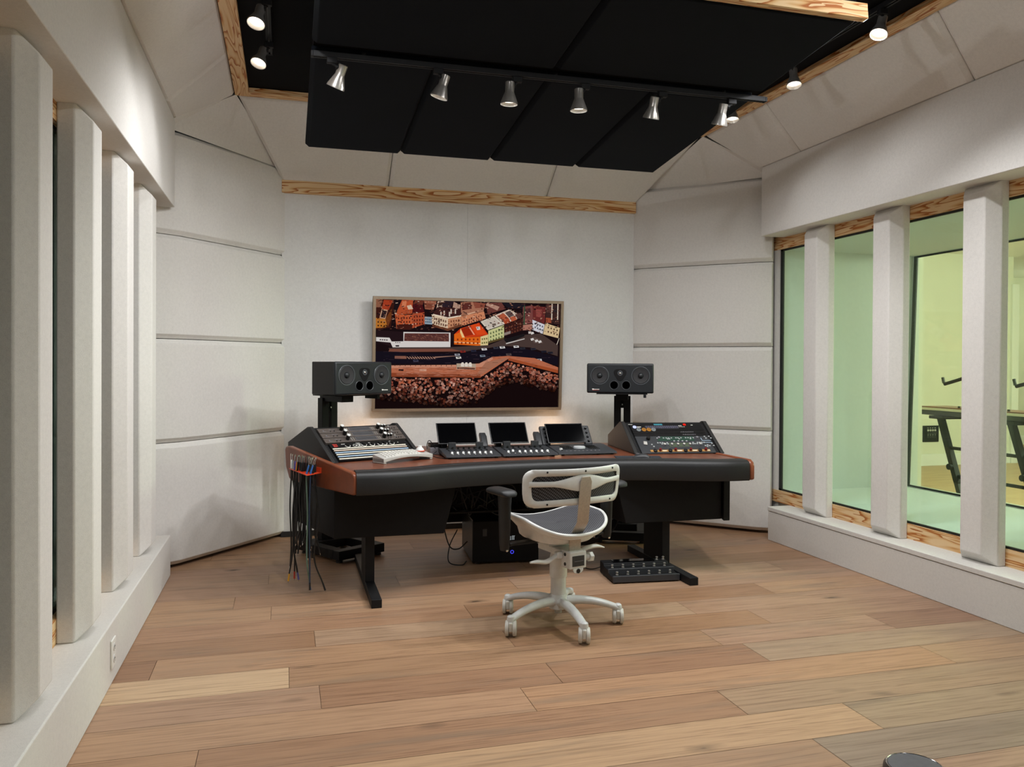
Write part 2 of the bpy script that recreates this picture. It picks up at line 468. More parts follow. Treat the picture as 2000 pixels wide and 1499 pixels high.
struct('trim_1', MB().box(-.032, 3.022, 6.725, YF + .02, 2.757, 2.858), M_PINEX, bevel=.003)
# left wall: sill plinth, fabric beam, pine strips, dark glass
struct('trim_2', MB().box(-.96, XL, YB, 5.72, 0, .268), M_SILL, bevel=.006)
struct('trim_3', MB().box(-.96, -.715, YB, 5.84, 2.433, 3.02), M_FAB, bevel=.004)
struct('trim_4', MB().box(-.915, -.88, YB, 5.9, .268, .372), M_PINEY, smooth=False)
struct('trim_5', MB().box(-.915, -.88, YB, 5.9, 2.357, 2.44), M_PINEY, smooth=False)
# right wall: the same, looking into the live room
struct('trim_6', MB().box(XR, 3.975, YB, 5.72, 0, .232).box(XR - .004, 3.975, YB, 5.722, .236, .268), M_SILL, bevel=.004)
struct('trim_7', MB().box(3.73, 4.02, YB, 5.84, 2.452, 3.012), M_FAB, bevel=.004)
struct('trim_8', MB().box(3.937, 3.975, YB, 5.975, .268, .366), M_PINEY, smooth=False)
struct('trim_9', MB().box(3.937, 3.975, YB, 5.975, 2.36, 2.47), M_PINEY, smooth=False)
# ceiling edge boards
struct('trim_10', MB().box(-.35, -.255, YB, 6.115, 3.302, 3.336), M_PINEY, smooth=False)
struct('trim_11', MB().box(3.255, 3.352, YB, 6.115, 3.302, 3.336), M_PINEY, smooth=False)
struct('trim_12', MB().box(-.254, 3.254, 6.02, 6.115, 3.302, 3.336), M_PINEX, smooth=False)

struct('wall_left', MB().box(-1.75, -1.65, YB, 7.1, 0, 3.4).box(-1.75, -.917, 6.0, 6.05, 0, 3.4).box(-1.65, -.917, YB, 6.0, 2.44, 2.5)
       .box(-1.65, -.917, YB, 6.0, .2, .268).box(-1.65, -.917, YB - .12, YB, 0, 3.4), M_DARKROOM, smooth=False)
wr = MB()
wr.box(3.98, 5.36, YB, 5.92, 0, .352)           # floor of the reveal
wr.box(3.98, 5.36, YB, 6.9, 2.362, 3.42)        # head
wr.box(3.96, 5.36, 5.92, 6.9, 0, 2.362)         # end
wr.box(3.96, 5.36, YB - .3, YB, 0, 3.42)
struct('wall_right', wr, M_WALLP, smooth=False)

# ---- windows
def window(n, x, y0, y1, z0, z1, mat, lean=0., th=.01, edge=.012):
    g = MB(); g.prism([(x, y0, z0), (x, y1, z0), (x + lean, y1, z1), (x + lean, y0, z1)], (th, 0, 0))
    w = struct('window_%d' % n, g, mat, smooth=False)
    b = MB()
    def strip(p, q, e1, e2):
        p, q, e1, e2 = map(Vector, (p, q, e1, e2))
        b.prism([p, p + e1, p + e1 + e2, p + e2], q - p)
    strip((x - .004, y0, z0), (x - .004, y1, z0), (th + .006, 0, 0), (0, 0, edge))
    strip((x + lean - .004, y0, z1), (x + lean - .004, y1, z1), (th + .006, 0, 0), (0, 0, -edge))
    ye = 2.6 * edge
    b.prism([(x - .004, y1, z0), (x - .004, y1 - ye, z0), (x + lean - .004, y1 - ye, z1), (x + lean - .004, y1, z1)], (th + .006, 0, 0))
    b.prism([(x - .004, y0, z0), (x - .004, y0 + ye, z0), (x + lean - .004, y0 + ye, z1), (x + lean - .004, y0, z1)], (th + .006, 0, 0))
    b.build('gasket', M_GASKET, w, smooth=False)
    return w
window(1, 3.957, YB, 5.9, .366, 2.36, M_GLASS, 0, .008, .014)
window(2, 5.235, YB, 5.915, .355, 2.36, M_GLASS2, .065, .008, .014)
window(3, -.915, YB, 5.88, .372, 2.357, M_GLASSD, 0, .008, .012)
struct('trim_13', MB().box(3.94, 3.975, 5.9, 5.975, .366, 2.36), M_FAB, smooth=False)
# added window frame + pane behind the viewer, carrying the soft fill
rw = struct('window_4', MB().box(-.38, 3.38, YB - .23, YB - .222, .72, 2.7), glass_pane('clear_glass', (.96, .97, .97)), smooth=False)
fr = MB()
for x in (-.38, .87, 2.12, 3.33): fr.box(x, x + .05, YB - .26, YB - .19, .72, 2.7)
fr.box(-.38, 3.38, YB - .26, YB - .19, .72, .78).box(-.38, 3.38, YB - .26, YB - .19, 2.64, 2.7)
fr.build('window_frame', M_WHITEPAINT, rw, smooth=False)

# ---- live room beyond the glass
struct('floor', MB().box(5.36, 14, YB, 13, -.05, 0), M_LIVEF, smooth=False)
struct('ceiling', MB().box(5.3, 14, YB - .1, 13, 3.0, 3.1), M_WHITEPAINT, smooth=False)
struct('wall_north', MB().box(5.36, 10.2, 9.44, 9.56, 0, 3.0).box(10.0, 14, 11.62, 11.75, 0, 3.0).box(10.08, 10.19, 9.5, 11.7, 0.001, 2.999), M_LIVEW, smooth=False)
struct('wall_east', MB().box(13.9, 14, YB, 13, 0, 3.0), M_LIVEW, smooth=False)
struct('wall_south', MB().box(5.36, 14, YB - .1, YB, 0, 3.0).box(5.36, 5.4, 5.92, 9.44, 0, 3.0), M_LIVEW, smooth=False)
struct('baseboard_north', MB().box(5.4, 10.15, 9.418, 9.44, 0, .165).box(10.2, 13.9, 11.6, 11.62, 0, .165), M_WHITEPAINT, bevel=.004)
struct('trim_14', MB().box(10.15, 10.27, 9.40, 9.45, 0, 2.6).box(10.2, 10.22, 9.44, 9.6, 0, 2.6), M_WHITEPAINT, bevel=.003)

# ================================================================== FABRIC PANELS
def panel(label, pts, n, depth, bi, bd, name='acoustic_panel', cat='panel', group=None, mat=None, at=None, bevel=.006):
    mb = MB(); pillow(mb, pts, n, depth, bi, bd)
    c = Vector(at) if at else sum([Vector(p) for p in pts], Vector()) / len(pts)
    bmesh.ops.translate(mb.bm, verts=mb.bm.verts, vec=-c)
    o = mb.build(name, mat or M_FAB, None, bevel=bevel, angle=25); o.location = c
    tag(o, label, cat, group, 'thing'); return o

# window baffles (fabric-wrapped uprights standing on the sills)
ordn = {0: 'nearest the viewer', 1: 'second from the viewer', 2: 'third from the viewer', 3: 'farthest from the viewer'}
BI, BD = .055, .06
for i, y in enumerate((2.85, 3.607, 4.362, 5.119, 2.093)):
    x = -.88; pts = [(x, y, .268), (x, y + .26, .268), (x, y + .26, 2.436), (x, y, 2.436)]
    panel(('off-white fabric upright on the left sill, %s' % ordn[i]) if i < 4 else 'off-white fabric upright on the left sill outside the picture, beside the camera',
          pts, (1, 0, 0), .125, BI, BD, 'fabric_baffle', 'baffle', 'uprights on the left sill', at=(x + .06, y + .13, .268))
for i, y in enumerate((3.675, 4.432, 5.188, 2.918, 2.161)):
    x = 3.937; pts = [(x, y, .268), (x, y + .26, .268), (x, y + .26, 2.455), (x, y, 2.455)]
    lab = ('off-white fabric upright on the right sill, widest in view, beside the keyboard stand',
           'off-white fabric upright on the right sill, second from the corner panels',
           'off-white fabric upright on the right sill, next to the corner panels',
           'off-white fabric upright on the right sill, cut off beyond the right picture edge',
           'off-white fabric upright on the right sill, outside the picture beside the camera')[i]
    panel(lab, pts, (-1, 0, 0), .118, BI, BD + .004, 'fabric_baffle', 'baffle', 'uprights on the right sill', at=(x - .06, y + .13, .268))

# corner stacks: four convex panels each side
ZS = [(.022, .852), (.856, 1.556), (1.56, 2.26), (2.264, 2.962)]
names4 = ['lowest, standing at the floor', 'second from the floor', 'third from the floor', 'topmost, under the slope']
def corner(side, N, Fp):
    N, Fp = Vector((*N, 0)), Vector((*Fp, 0)); d = (Fp - N).normalized()
    n = Vector((d.y, -d.x, 0)) if side == 'left' else Vector((-d.y, d.x, 0))
    bx, bdp = (.20, .05) if side == 'left' else (.115, .026)
    fx, fd = (.012, .004) if side == 'left' else (.06, .04)
    ext = .012 if side == 'left' else .05
    ch, cd = .030, .034                                # chamfer along the horizontal seams
    def ring(z, o):
        back = -.09
        pts = [N - d * bx - n * (bdp + o), N - n * o, Fp - d * fx - n * o, Fp + d * ext - n * (fd + o), Fp + d * ext + n * back, N - d * bx + n * back]
        return [p + Vector((0, 0, z)) for p in pts]
    for (z0, z1), nm in zip(ZS, names4):
        c = (N + Fp) / 2 + Vector((0, 0, z0)); mb = MB()
        mb.loft([[p - c for p in ring(z, o)] for z, o in ((z0, cd), (z0 + ch, 0), (z1 - ch, 0), (z1, cd))])
        o_ = mb.build('acoustic_panel', M_FAB, None, bevel=.004, angle=25); o_.location = c
        tag(o_, 'wide fabric panel in the %s corner stack, %s' % (side, nm), 'panel', '%s corner panels' % side, 'thing')
corner('left', (-.676, 5.935), (-.008, 6.757))
corner('right', (3.775, 5.965), (3.013, 6.72))

# sloping panels round the ceiling
TL, TR = Vector((-.342, 6.11, 3.306)), Vector((3.344, 6.11, 3.306))
NL, NR = Vector((-.765, 5.82, 2.958)), Vector((3.84, 5.90, 2.958))
FL, FR = Vector((-.03, 6.75, 2.945)), Vector((3.06, 6.75, 2.945))
def slope_panel(label, pts, toward, group, bi=.028):
    pts = [Vector(p) for p in pts]; n = (pts[1] - pts[0]).cross(pts[2] - pts[0]).normalized()
    if n.dot(Vector(toward) - pts[0]) < 0: n = -n
    back = [p - n * .05 for p in pts]
    back = inset_poly(back, n, .0025)
    panel(label, back, n, .05, bi, .02, group=group, bevel=.004)
mid = (1.5, 3, 1.5)
bl = lambda y: (-.725, y, 3.008); tl = lambda y: (-.34, y, 3.308)
br = lambda y: (3.745, y, 2.996); trr = lambda y: (3.342, y, 3.308)
g = 'sloping panels under the ceiling'
slope_panel('small sloping fabric panel on the left, between the corner and the long panel', [bl(5.90), bl(5.45), tl(5.30), TL], mid, g)
slope_panel('long sloping fabric panel on the left, behind the two lit spotlights', [bl(5.45), bl(3.84), tl(3.70), tl(5.30)], mid, g)
slope_panel('sloping fabric panel on the left running out above the picture', [bl(3.84), bl(2.23), tl(2.1), tl(3.70)], mid, g)
slope_panel('small sloping fabric panel on the right beside the corner, behind the track end', [br(5.87), br(5.346), trr(5.22), TR], mid, g)
slope_panel('long sloping fabric panel on the right, below the two right spotlights', [br(5.346), br(3.74), trr(3.604), trr(5.22)], mid, g)
slope_panel('sloping fabric panel at the upper right picture corner', [br(3.74), br(2.13), trr(2.0), trr(3.604)], mid, g)
zb = 2.838
slope_panel('sloping fabric panel above the front pine rail, left end', [(-.03, 6.745, zb), (.815, 6.745, zb), (.815, 6.11, 3.306), TL], mid, g)
slope_panel('sloping fabric panel above the front pine rail, middle', [(.815, 6.745, zb), (2.185, 6.745, zb), (2.185, 6.11, 3.306), (.815, 6.11, 3.306)], mid, g)
slope_panel('sloping fabric panel above the front pine rail, right end', [(2.185, 6.745, zb), (3.03, 6.745, zb), TR, (2.185, 6.11, 3.306)], mid, g)
def corner_cap(label, N, Fp, T, B):
    N, Fp, T, B = map(Vector, (N, Fp, T, B)); c = (N + Fp + T) / 3; mb = MB()
    out = (c - Vector(mid)).normalized() * .05
    for tri in ((N, Fp, T), (N, T, B)): mb.prism([p - c for p in tri], out)
    o = mb.build('acoustic_panel', M_FAB, None, smooth=False); o.location = c
    return tag(o, label, 'panel', g, 'thing')
corner_cap('triangular fabric panel above the left corner stack', NL, FL, TL, bl(5.78))
corner_cap('triangular fabric panel above the right corner stack', NR, FR, TR, br(5.80))

# ================================================================== CEILING CLOUD
sl = math.atan(.1); cs, sn = math.cos(sl), math.sin(sl)
MC = Matrix(((1, 0, 0, .122), (0, -cs, -sn, 5.6), (0, sn, -cs, 2.834), (0, 0, 0, 1)))
cloud = thing('ceiling_cloud', 'large black fabric panel cloud hanging tilted under the ceiling', 'ceiling panel', matrix=MC)
W = 2.54
for i in range(4):
    x0, x1 = i * W / 4 + .001, (i + 1) * W / 4 - .001
    mb = MB(); pillow(mb, [(x0, 0, -.055), (x1, 0, -.055), (x1, 1.335, -.055), (x0, 1.335, -.055)], (0, 0, 1), .055, .022, .028)
    mb.build('panel', M_CLOUD, cloud, angle=20, bevel=.004)
for i in range(2):
    x0, x1 = i * W / 2 + .001, (i + 1) * W / 2 - .001
    mb = MB(); pillow(mb, [(x0, 1.445, -.055), (x1, 1.445, -.055), (x1, 2.27, -.055), (x0, 2.27, -.055)], (0, 0, 1), .055, .022, .028)
    mb.build('panel', M_CLOUD, cloud, angle=20, bevel=.004)
MB().box(.01, W - .01, .01, 2.27, -.11, -.056).build('frame', M_CEIL, cloud, smooth=False)
tag(MB().box(0, W + .02, 2.272, 2.31, -.075, .0).build('edge_board', M_PINEX, cloud, bevel=.002), 'pale pine edge board')
for x in (.3, 2.24):
    for y in (.3, 1.9): MB().cyl((x, y, -.11), (x + .0, y, -.2 - .05 * (y < 1) - .12 * (y < 1)), .006, seg=8).build('hanger', M_BLACKM, cloud)

# ---- lighting tracks
def track(label, p0, p1):
    p0, p1 = Vector(p0), Vector(p1); L = (p1 - p0).length
    t = thing('light_track', label, 'light track', p0, (0, 0, math.atan2(p1.y - p0.y, p1.x - p0.x)))
    mb = MB().box(0, L, -.017, -.005, -.022, 0).box(0, L, .005, .017, -.022, 0).box(0, L, -.017, .017, -.002, .004)
    mb.build('rail', M_BLACKM, t, smooth=False)
    for x in (-.012, L): MB().box(x, x + .012, -.018, .018, -.024, .004).build('end_cap', M_BLACKM, t, bevel=.002)
    MB().box(.001, L - .001, -.004, .004, -.012, -.002).build('conductor', M_DGREY, t, smooth=False)
    return t
ZT = 2.963
tr1 = track('black lighting track hung across under the black cloud', (.13, 4.215, ZT), (2.69, 4.195, ZT))
for x in (.25, 1.28, 2.3): MB().cyl((x, 0, .003), (x, 0, .02), .01, seg=8).build('stem', M_BLACKM, tr1)
track('black lighting track running along the left ceiling edge', (-.10, -1.0, 3.326), (-.10, 5.25, 3.326))
track('black lighting track running along the right ceiling edge', (3.06, -1.0, 3.326), (3.06, 5.35, 3.326))

def spot_head(label, base, aim, side, group, lit=1.0, drop=.045, cone=100, blend=.6):
    """base = point on the underside of the track; side = sideways offset of the head"""
    base = Vector(base); aim = Vector(aim).normalized()
    t = thing('track_spotlight', label, 'spotlight', base, group=group)
    MB().box(-.026, .026, -.014, .014, -.03, 0).build('track_adapter', M_BLACKM, t, bevel=.003)
    s = Vector(side); kn = s * .55 + Vector((0, 0, -drop))
    MB().tube(catmull([(0, 0, -.03), s * .3 + Vector((0, 0, -drop * .8)), kn], 4), .0085, 8).cyl(kn - Vector((.012, 0, 0)), kn + Vector((.012, 0, 0)), .013, seg=12).build('knuckle', M_BLACKM, t)
    top = s + Vector((0, 0, -drop + .012))
    q = aim.to_track_quat('Z', 'Y').to_matrix().to_4x4(); q.translation = top
    MB().lathe([(.004, -.004), (.022, -.003), (.0245, 0), (.0245, .05), (.026, .054), (.046, .108), (.047, .117), (.0445, .117), (.036, .088), (.012, .08)], 28, q).build('housing', M_NICKEL, t)
    MB().lathe([(.001, .096), (.0385, .096), (.0385, .098), (.001, .098)], 24, q).build('lamp_face', M_BULB, t)
    d = bpy.data.lights.new('spot', 'SPOT'); d.energy = SPOT_W * lit; d.spot_size = rad(cone); d.spot_blend = blend; d.shadow_soft_size = .045
    d.color = (.985, .99, 1.0)
    o = bpy.data.objects.new('spot', d); COL.objects.link(o); o.parent = t
    o.location = top + aim * .125; o.rotation_euler = aim.to_track_quat('-Z', 'Y').to_euler()
    return t
G1 = 'spotlights on the front track'
words = ['first', 'second', 'third', 'fourth', 'fifth', 'sixth']
heads = [(.222, (-.35, .38, -1), (.055, 0, 0)), (.764, (-.3, .17, -1), (.04, 0, 0)), (1.193, (-.03, .05, -1), (-.04, 0, 0)),
         (1.58, (.0, .02, -1), (-.035, 0, 0)), (2.045, (-.06, .36, -1), (-.045, 0, 0)), (2.484, (-.07, .36, -1), (-.05, 0, 0))]
for w, (x, aim, side) in zip(words, heads):
    spot_head('brushed metal spotlight on the track under the cloud, %s from the left' % w, (x, 4.205, ZT - .022), aim, side, G1, .85, cone=165)
G2, G3 = 'spotlights on the left edge track', 'spotlights on the right edge track'
zt = 3.304
spot_head('lit spotlight on the left ceiling edge, the one nearer the front wall', (-.10, 5.06, zt), (-.28, -.4, -1), (-.03, .02, 0), G2, .3, cone=95)
spot_head('lit spotlight on the left ceiling edge, cut by the top of the picture', (-.10, 4.47, zt), (-.22, -.4, -1), (-.03, .02, 0), G2, .3, cone=95)
spot_head('added spotlight on the left ceiling edge, unseen above the picture', (-.10, 3.3, zt), (1, .1, -.62), (-.03, .02, 0), G2, .9, cone=160, blend=.35)  # this and the next two: off-frame heads added as fill across the room
spot_head('added spotlight on the left ceiling edge, unseen beside the camera', (-.10, 1.7, zt), (1, .35, -.62), (-.03, .02, 0), G2, .9, cone=160, blend=.35)
spot_head('added spotlight on the left ceiling edge, unseen behind the camera', (-.10, .0, zt), (.35, .1, -1), (-.03, .02, 0), G2, .5, cone=100)  # added out of view, lights the near floor
spot_head('lit spotlight at the upper right, shining at the viewer under the cloud corner', (3.06, 3.66, zt), (-.42, -.2, -1), (.02, .02, 0), G3, 2.4, cone=160)
spot_head('dim spotlight on the right ceiling edge above the right sloping panel', (3.06, 4.46, zt), (-.1, -.25, -1), (.02, .02, 0), G3, .35, cone=160)
spot_head('spotlight on the right ceiling edge, half hidden by the cloud corner', (3.06, 5.2, zt), (-.1, -.2, -1), (.03, .02, 0), G3, .35, cone=160)
spot_head('added spotlight on the right ceiling edge, unseen above the picture', (3.06, 2.6, zt), (-1, .1, -.62), (.02, .02, 0), G3, .9, cone=160, blend=.35)  # from here on unseen heads, added to light the left wall and slopes
spot_head('added spotlight on the right ceiling edge, unseen beside the camera', (3.06, 1.2, zt), (-1, .35, -.62), (.02, .02, 0), G3, .95, cone=160, blend=.35)
spot_head('added spotlight on the right ceiling edge, unseen behind the camera', (3.06, -.4, zt), (-.35, .1, -1), (.02, .02, 0), G3, .5, cone=100)  # extra head behind the viewer, added for the near floor

# ================================================================== FRAMED SCREEN ON THE FRONT WALL
tilt = math.atan(.06 / .94)
tv = thing('wall_screen', 'large bronze-framed screen on the front wall showing an aerial view of a harbour town', 'screen', (1.4935, 6.70, 1.005), (tilt, 0, 0))
TW, TH = 1.627, .942
fm = MB()
bz = .024
for (x0, x1, z0, z1) in ((-TW / 2, TW / 2, 0, bz), (-TW / 2, TW / 2, TH - bz, TH), (-TW / 2, -TW / 2 + bz, bz, TH - bz), (TW / 2 - bz, TW / 2, bz, TH - bz)):
    fm.box(x0, x1, -.022, .012, z0, z1)
fm.build('frame', M_TVF, tv, bevel=.002)
MB().box(-TW / 2 + .01, TW / 2 - .01, -.002, .016, .01, TH - .01).build('back_cover', M_BLACKM, tv, smooth=False)
MB().box(-.25, .25, .016, .058, .25, .55).box(-.1, .1, .03, .058, .2, .6).build('wall_mount', M_BLACKM, tv, smooth=False)

def homog(src):
    # pixel quad of the picture area -> unit square
    import numpy as np
    A = []; B = []
    for (x, y), (u, v) in zip(src, ((0, 0), (1, 0), (1, 1), (0, 1))):
        A.append([x, y, 1, 0, 0, 0, -u * x, -u * y]); B.append(u)
        A.append([0, 0, 0, x, y, 1, -v * x, -v * y]); B.append(v)
    h = np.linalg.solve(np.array(A, float), np.array(B, float))
    return lambda x, y: ((h[0] * x + h[1] * y + h[2]) / (h[6] * x + h[7] * y + 1), (h[3] * x + h[4] * y + h[5]) / (h[6] * x + h[7] * y + 1))
H = homog(((150, 113), (1885, 150), (1858, 1115), (147, 1137)))
PW, PH = TW - 2 * bz, TH - 2 * bz
def build_picture():
    bm = bmesh.new(); lt = bm.loops.layers.float_color.new('tone'); lay = [0]; rng = random.Random(5)
    def poly(pts, hexc, dim=1.):
        lay[0] += 1; c = lin(hexc); vs = []
        for x, y in pts:
            u, v = H(x, y); u = min(1, max(0, u)); v = min(1, max(0, v))
            vs.append(bm.verts.new((-PW / 2 + u * PW, -.0030 - lay[0] * 3.2e-6, TH - bz - v * PH)))
        try: f = bm.faces.new(vs)
        except ValueError: return
        for lp in f.loops: lp[lt] = (c[0] * dim, c[1] * dim, c[2] * dim, 1)
    def wins(p0, p1, rows, cols, h, w, hexc, drop):
        for r in range(rows):
            for c in range(cols):
                t = (c + .5) / cols; x = p0[0] + (p1[0] - p0[0]) * t; y = p0[1] + (p1[1] - p0[1]) * t + r * drop
                poly([(x - w, y), (x + w, y), (x + w, y + h), (x - w, y + h)], hexc)
    poly([(100, 60), (1950, 60), (1950, 1200), (100, 1200)], '1a0f12')
    # roofs and alleys behind
    poly([(140, 100), (330, 110), (290, 380), (140, 400)], '3a1a14'); poly([(150, 110), (215, 115), (190, 190), (150, 190)], '8a5a44')
    poly([(225, 120), (310, 125), (270, 215), (205, 205)], 'a53c22'); poly([(205, 205), (262, 215), (240, 300), (185, 290)], 'c79a7c'); poly([(212, 218), (255, 224), (236, 290), (196, 284)], '2a2023')
    poly([(150, 290), (240, 300), (265, 270), (262, 340), (245, 380), (150, 385)], 'b8722c'); poly([(240, 300), (300, 200), (295, 300), (262, 380)], '6e3a1c')
    wins((160, 320), (245, 325), 2, 3, 14, 7, '3a2416', 34)
    poly([(320, 115), (400, 115), (350, 240), (330, 260)], '1c1418'); poly([(395, 120), (500, 120), (490, 250), (335, 255)], 'b4502f'); poly([(330, 255), (490, 260), (495, 385), (345, 390)], 'c25a34')
    poly([(495, 160), (585, 158), (605, 235), (492, 245)], '4a1418'); poly([(490, 250), (605, 235), (608, 345), (497, 385)], 'b14e30')
    poly([(440, 175), (480, 165), (500, 205), (455, 210)], 'd8b9a0'); poly([(400, 130), (440, 130), (430, 190), (390, 190)], 'd07a55')
    wins((350, 285), (480, 280), 3, 5, 18, 6, '5a2418', 36); wins((500, 270), (600, 262), 3, 4, 18, 6, '5a2418', 34)
    poly([(345, 350), (495, 345), (490, 400), (350, 395)], '4a1f18', .8)
    poly([(520, 118), (600, 120), (590, 165), (500, 160)], '6a3428'); poly([(600, 125), (720, 130), (690, 215), (610, 205)], '9a5c46'); poly([(615, 150), (690, 155), (675, 200), (610, 195)], '7c4433')
    poly([(608, 275), (680, 280), (682, 350), (608, 345)], '8fa0ad'); wins((612, 292), (675, 296), 2, 4, 12, 5, '4a5560', 26)
    poly([(730, 130), (800, 125), (770, 180), (720, 190)], 'cdb09a'); poly([(740, 140), (790, 138), (765, 172), (730, 178)], '3a2420')
    poly([(790, 125), (880, 130), (850, 200), (760, 190)], '2c2028'); poly([(880, 135), (945, 165), (930, 250), (870, 190)], 'b08c7a')
    poly([(690, 235), (745, 180), (945, 200), (948, 265), (830, 285), (690, 255)], '3d201f')
    for x in (755, 785, 835, 850, 890): poly([(x, 195 + (x % 40)), (x + 12, 195 + (x % 40)), (x + 12, 238 + (x % 40)), (x, 238 + (x % 40))], 'd6c4b4')
    poly([(675, 255), (828, 290), (825, 385), (680, 345)], 'dcc3a6'); poly([(828, 290), (948, 268), (950, 345), (825, 385)], 'c68a66'); poly([(672, 247), (828, 282), (950, 260), (950, 272), (828, 294), (672, 258)], 'ead8c2')
    wins((690, 280), (815, 312), 2, 6, 22, 6, '6a4a3c', 38); wins((845, 312), (940, 295), 2, 4, 20, 6, '7a4632', 36)
    poly([(680, 345), (825, 385), (950, 345), (950, 365), (825, 410), (680, 365)], '6a3c28')
    poly([(945, 140), (1060, 135), (1170, 170), (1160, 225), (950, 265)], 'a87058'); poly([(960, 150), (1040, 140), (1050, 200), (960, 215)], '5c2c26'); poly([(1060, 135), (1180, 150), (1165, 190), (1080, 195)], '8a4a3a')
    poly([(950, 270), (1165, 225), (1180, 290), (952, 365)], 'cf8560'); wins((970, 310), (1150, 255), 2, 8, 14, 5, '7a3a2c', 30); poly([(1000, 262), (1100, 230), (1120, 215), (1010, 245)], 'd8a98c')
    poly([(1180, 145), (1330, 140), (1370, 200), (1200, 250)], '6a3a34'); poly([(1200, 140), (1310, 180), (1290, 215), (1180, 165)], 'b58a78'); poly([(1330, 140), (1560, 150), (1540, 200), (1390, 190)], '1e1a22')
    # bright orange house and its pale neighbours
    poly([(885, 440), (945, 385), (1120, 330), (1205, 440), (1130, 460), (960, 470)], 'cf3d17'); poly([(950, 390), (1030, 360), (1075, 440), (985, 460)], '9c2a12'); poly([(1040, 355), (1110, 335), (1190, 435), (1100, 445)], 'dd4a1c'); poly([(1015, 362), (1025, 358), (1080, 442), (1068, 445)], 'f0a080')
    poly([(885, 440), (945, 420), (985, 470), (1130, 462), (1132, 548), (885, 535)], 'e2671c'); poly([(885, 508), (1132, 522), (1132, 530), (885, 516)], 'f2c090')
    poly([(945, 385), (985, 470), (960, 470), (940, 420)], 'eec98a'); wins((900, 480), (1125, 478), 2, 6, 18, 7, '8a3012', 34); poly([(1090, 370), (1125, 365), (1130, 395), (1100, 400)], 'd8cfc8')
    poly([(1132, 462), (1205, 440), (1203, 545), (1132, 548)], 'dcc890'); wins((1140, 478), (1200, 470), 2, 3, 16, 6, '6a6a3a', 36)
    poly([(1132, 320), (1260, 265), (1350, 345), (1200, 400)], 'd8cdbd'); poly([(1150, 322), (1255, 280), (1325, 340), (1205, 385)], 'c9bdb0'); poly([(1240, 340), (1275, 335), (1278, 355), (1245, 360)], '6a5c52')
    poly([(1205, 405), (1355, 350), (1352, 480), (1208, 520)], 'c8c98e'); wins((1215, 425), (1345, 378), 3, 5, 18, 6, '5e6a44', 34); poly([(1208, 505), (1352, 465), (1352, 482), (1208, 525)], '5a4a2c')
    poly([(1265, 260), (1400, 205), (1530, 270), (1350, 345)], 'd9c3b2'); poly([(1285, 265), (1350, 240), (1400, 290), (1340, 310)], 'b1573b'); poly([(1360, 235), (1410, 215), (1450, 260), (1400, 280)], '5c4a48')
    poly([(1340, 305), (1395, 285), (1415, 325), (1360, 342)], 'a94a2e'); poly([(1405, 280), (1455, 262), (1475, 300), (1425, 320)], 'b85a3c'); poly([(1455, 250), (1510, 235), (1530, 275), (1480, 295)], '5a3834')
    poly([(1352, 350), (1530, 290), (1530, 400), (1355, 455)], '3c1c18'); wins((1365, 375), (1520, 322), 3, 6, 14, 5, '6a3a2c', 30); poly([(1355, 425), (1415, 405), (1415, 430), (1355, 450)], '8f8078')
    poly([(1530, 180), (1620, 165), (1625, 330), (1530, 345)], '7a4440'); poly([(1545, 200), (1600, 190), (1605, 235), (1550, 245)], '4a2a2c'); poly([(1532, 350), (1615, 340), (1615, 395), (1530, 400)], 'ad7464'); poly([(1540, 170), (1552, 170), (1548, 350), (1532, 350)], '3a4c38')
    poly([(1620, 170), (1745, 180), (1735, 340), (1625, 300)], '6a2c2a'); poly([(1650, 200), (1710, 205), (1700, 280), (1655, 270)], '8f4640'); poly([(1620, 300), (1735, 345), (1715, 432), (1620, 395)], 'd5d4dc'); wins((1635, 325), (1725, 360), 2, 4, 16, 6, '565a66', 34)
    poly([(1745, 155), (1880, 160), (1875, 345), (1745, 330)], '3c2624'); poly([(1755, 165), (1800, 165), (1795, 230), (1750, 230)], '5c3a34'); poly([(1815, 170), (1860, 172), (1855, 230), (1810, 230)], '33282a'); poly([(1745, 280), (1800, 285), (1795, 330), (1745, 325)], '9c4c34')
    for x in (1800, 1855): poly([(x, 150), (x + 10, 150), (x + 6, 300), (x - 4, 300)], 'd8c6b4')
    poly([(1740, 330), (1878, 375), (1862, 472), (1720, 435)], 'd8bd92'); wins((1755, 360), (1865, 395), 2, 4, 16, 6, '5a4430', 40)
    for i in range(620):
        x = rng.uniform(160, 1860); y = rng.uniform(112, 400) + (20 if x > 1500 else 0); w_ = rng.uniform(4, 24); h_ = rng.uniform(2, 10); k_ = rng.uniform(-.3, .3)
        poly([(x, y), (x + w_, y + k_ * w_), (x + w_, y + h_ + k_ * w_), (x, y + h_)], rng.choice(['2a1614', '3c201c', '51302a', '6e4236', '8c5a48', 'a87660', 'cfae98', '1c1214', '241a20']))
    # quay sheds
    poly([(160, 405), (420, 420), (850, 420), (900, 400), (880, 430), (850, 560), (300, 560), (160, 510)], '24161a')
    poly([(155, 470), (280, 475), (300, 510), (410, 508), (410, 420), (850, 425), (850, 560), (310, 565), (290, 520), (155, 508)], 'd9d3cf')
    poly([(420, 432), (836, 432), (836, 508), (416, 505)], '5a3430')
    for i in range(120):
        x = rng.uniform(422, 832); y = rng.uniform(438, 502); poly([(x, y), (x + 14, y + 2), (x + 12, y + 6), (x, y + 5)], rng.choice(['7a4c40', '8f6250', '3c2024', '6a3c34']))
    wins((185, 488), (265, 492), 1, 4, 10, 7, '3a3236', 1); poly([(335, 545), (370, 543), (370, 558), (338, 558)], '2c2428'); wins((330, 515), (385, 515), 1, 3, 9, 5, '5a5456', 1)
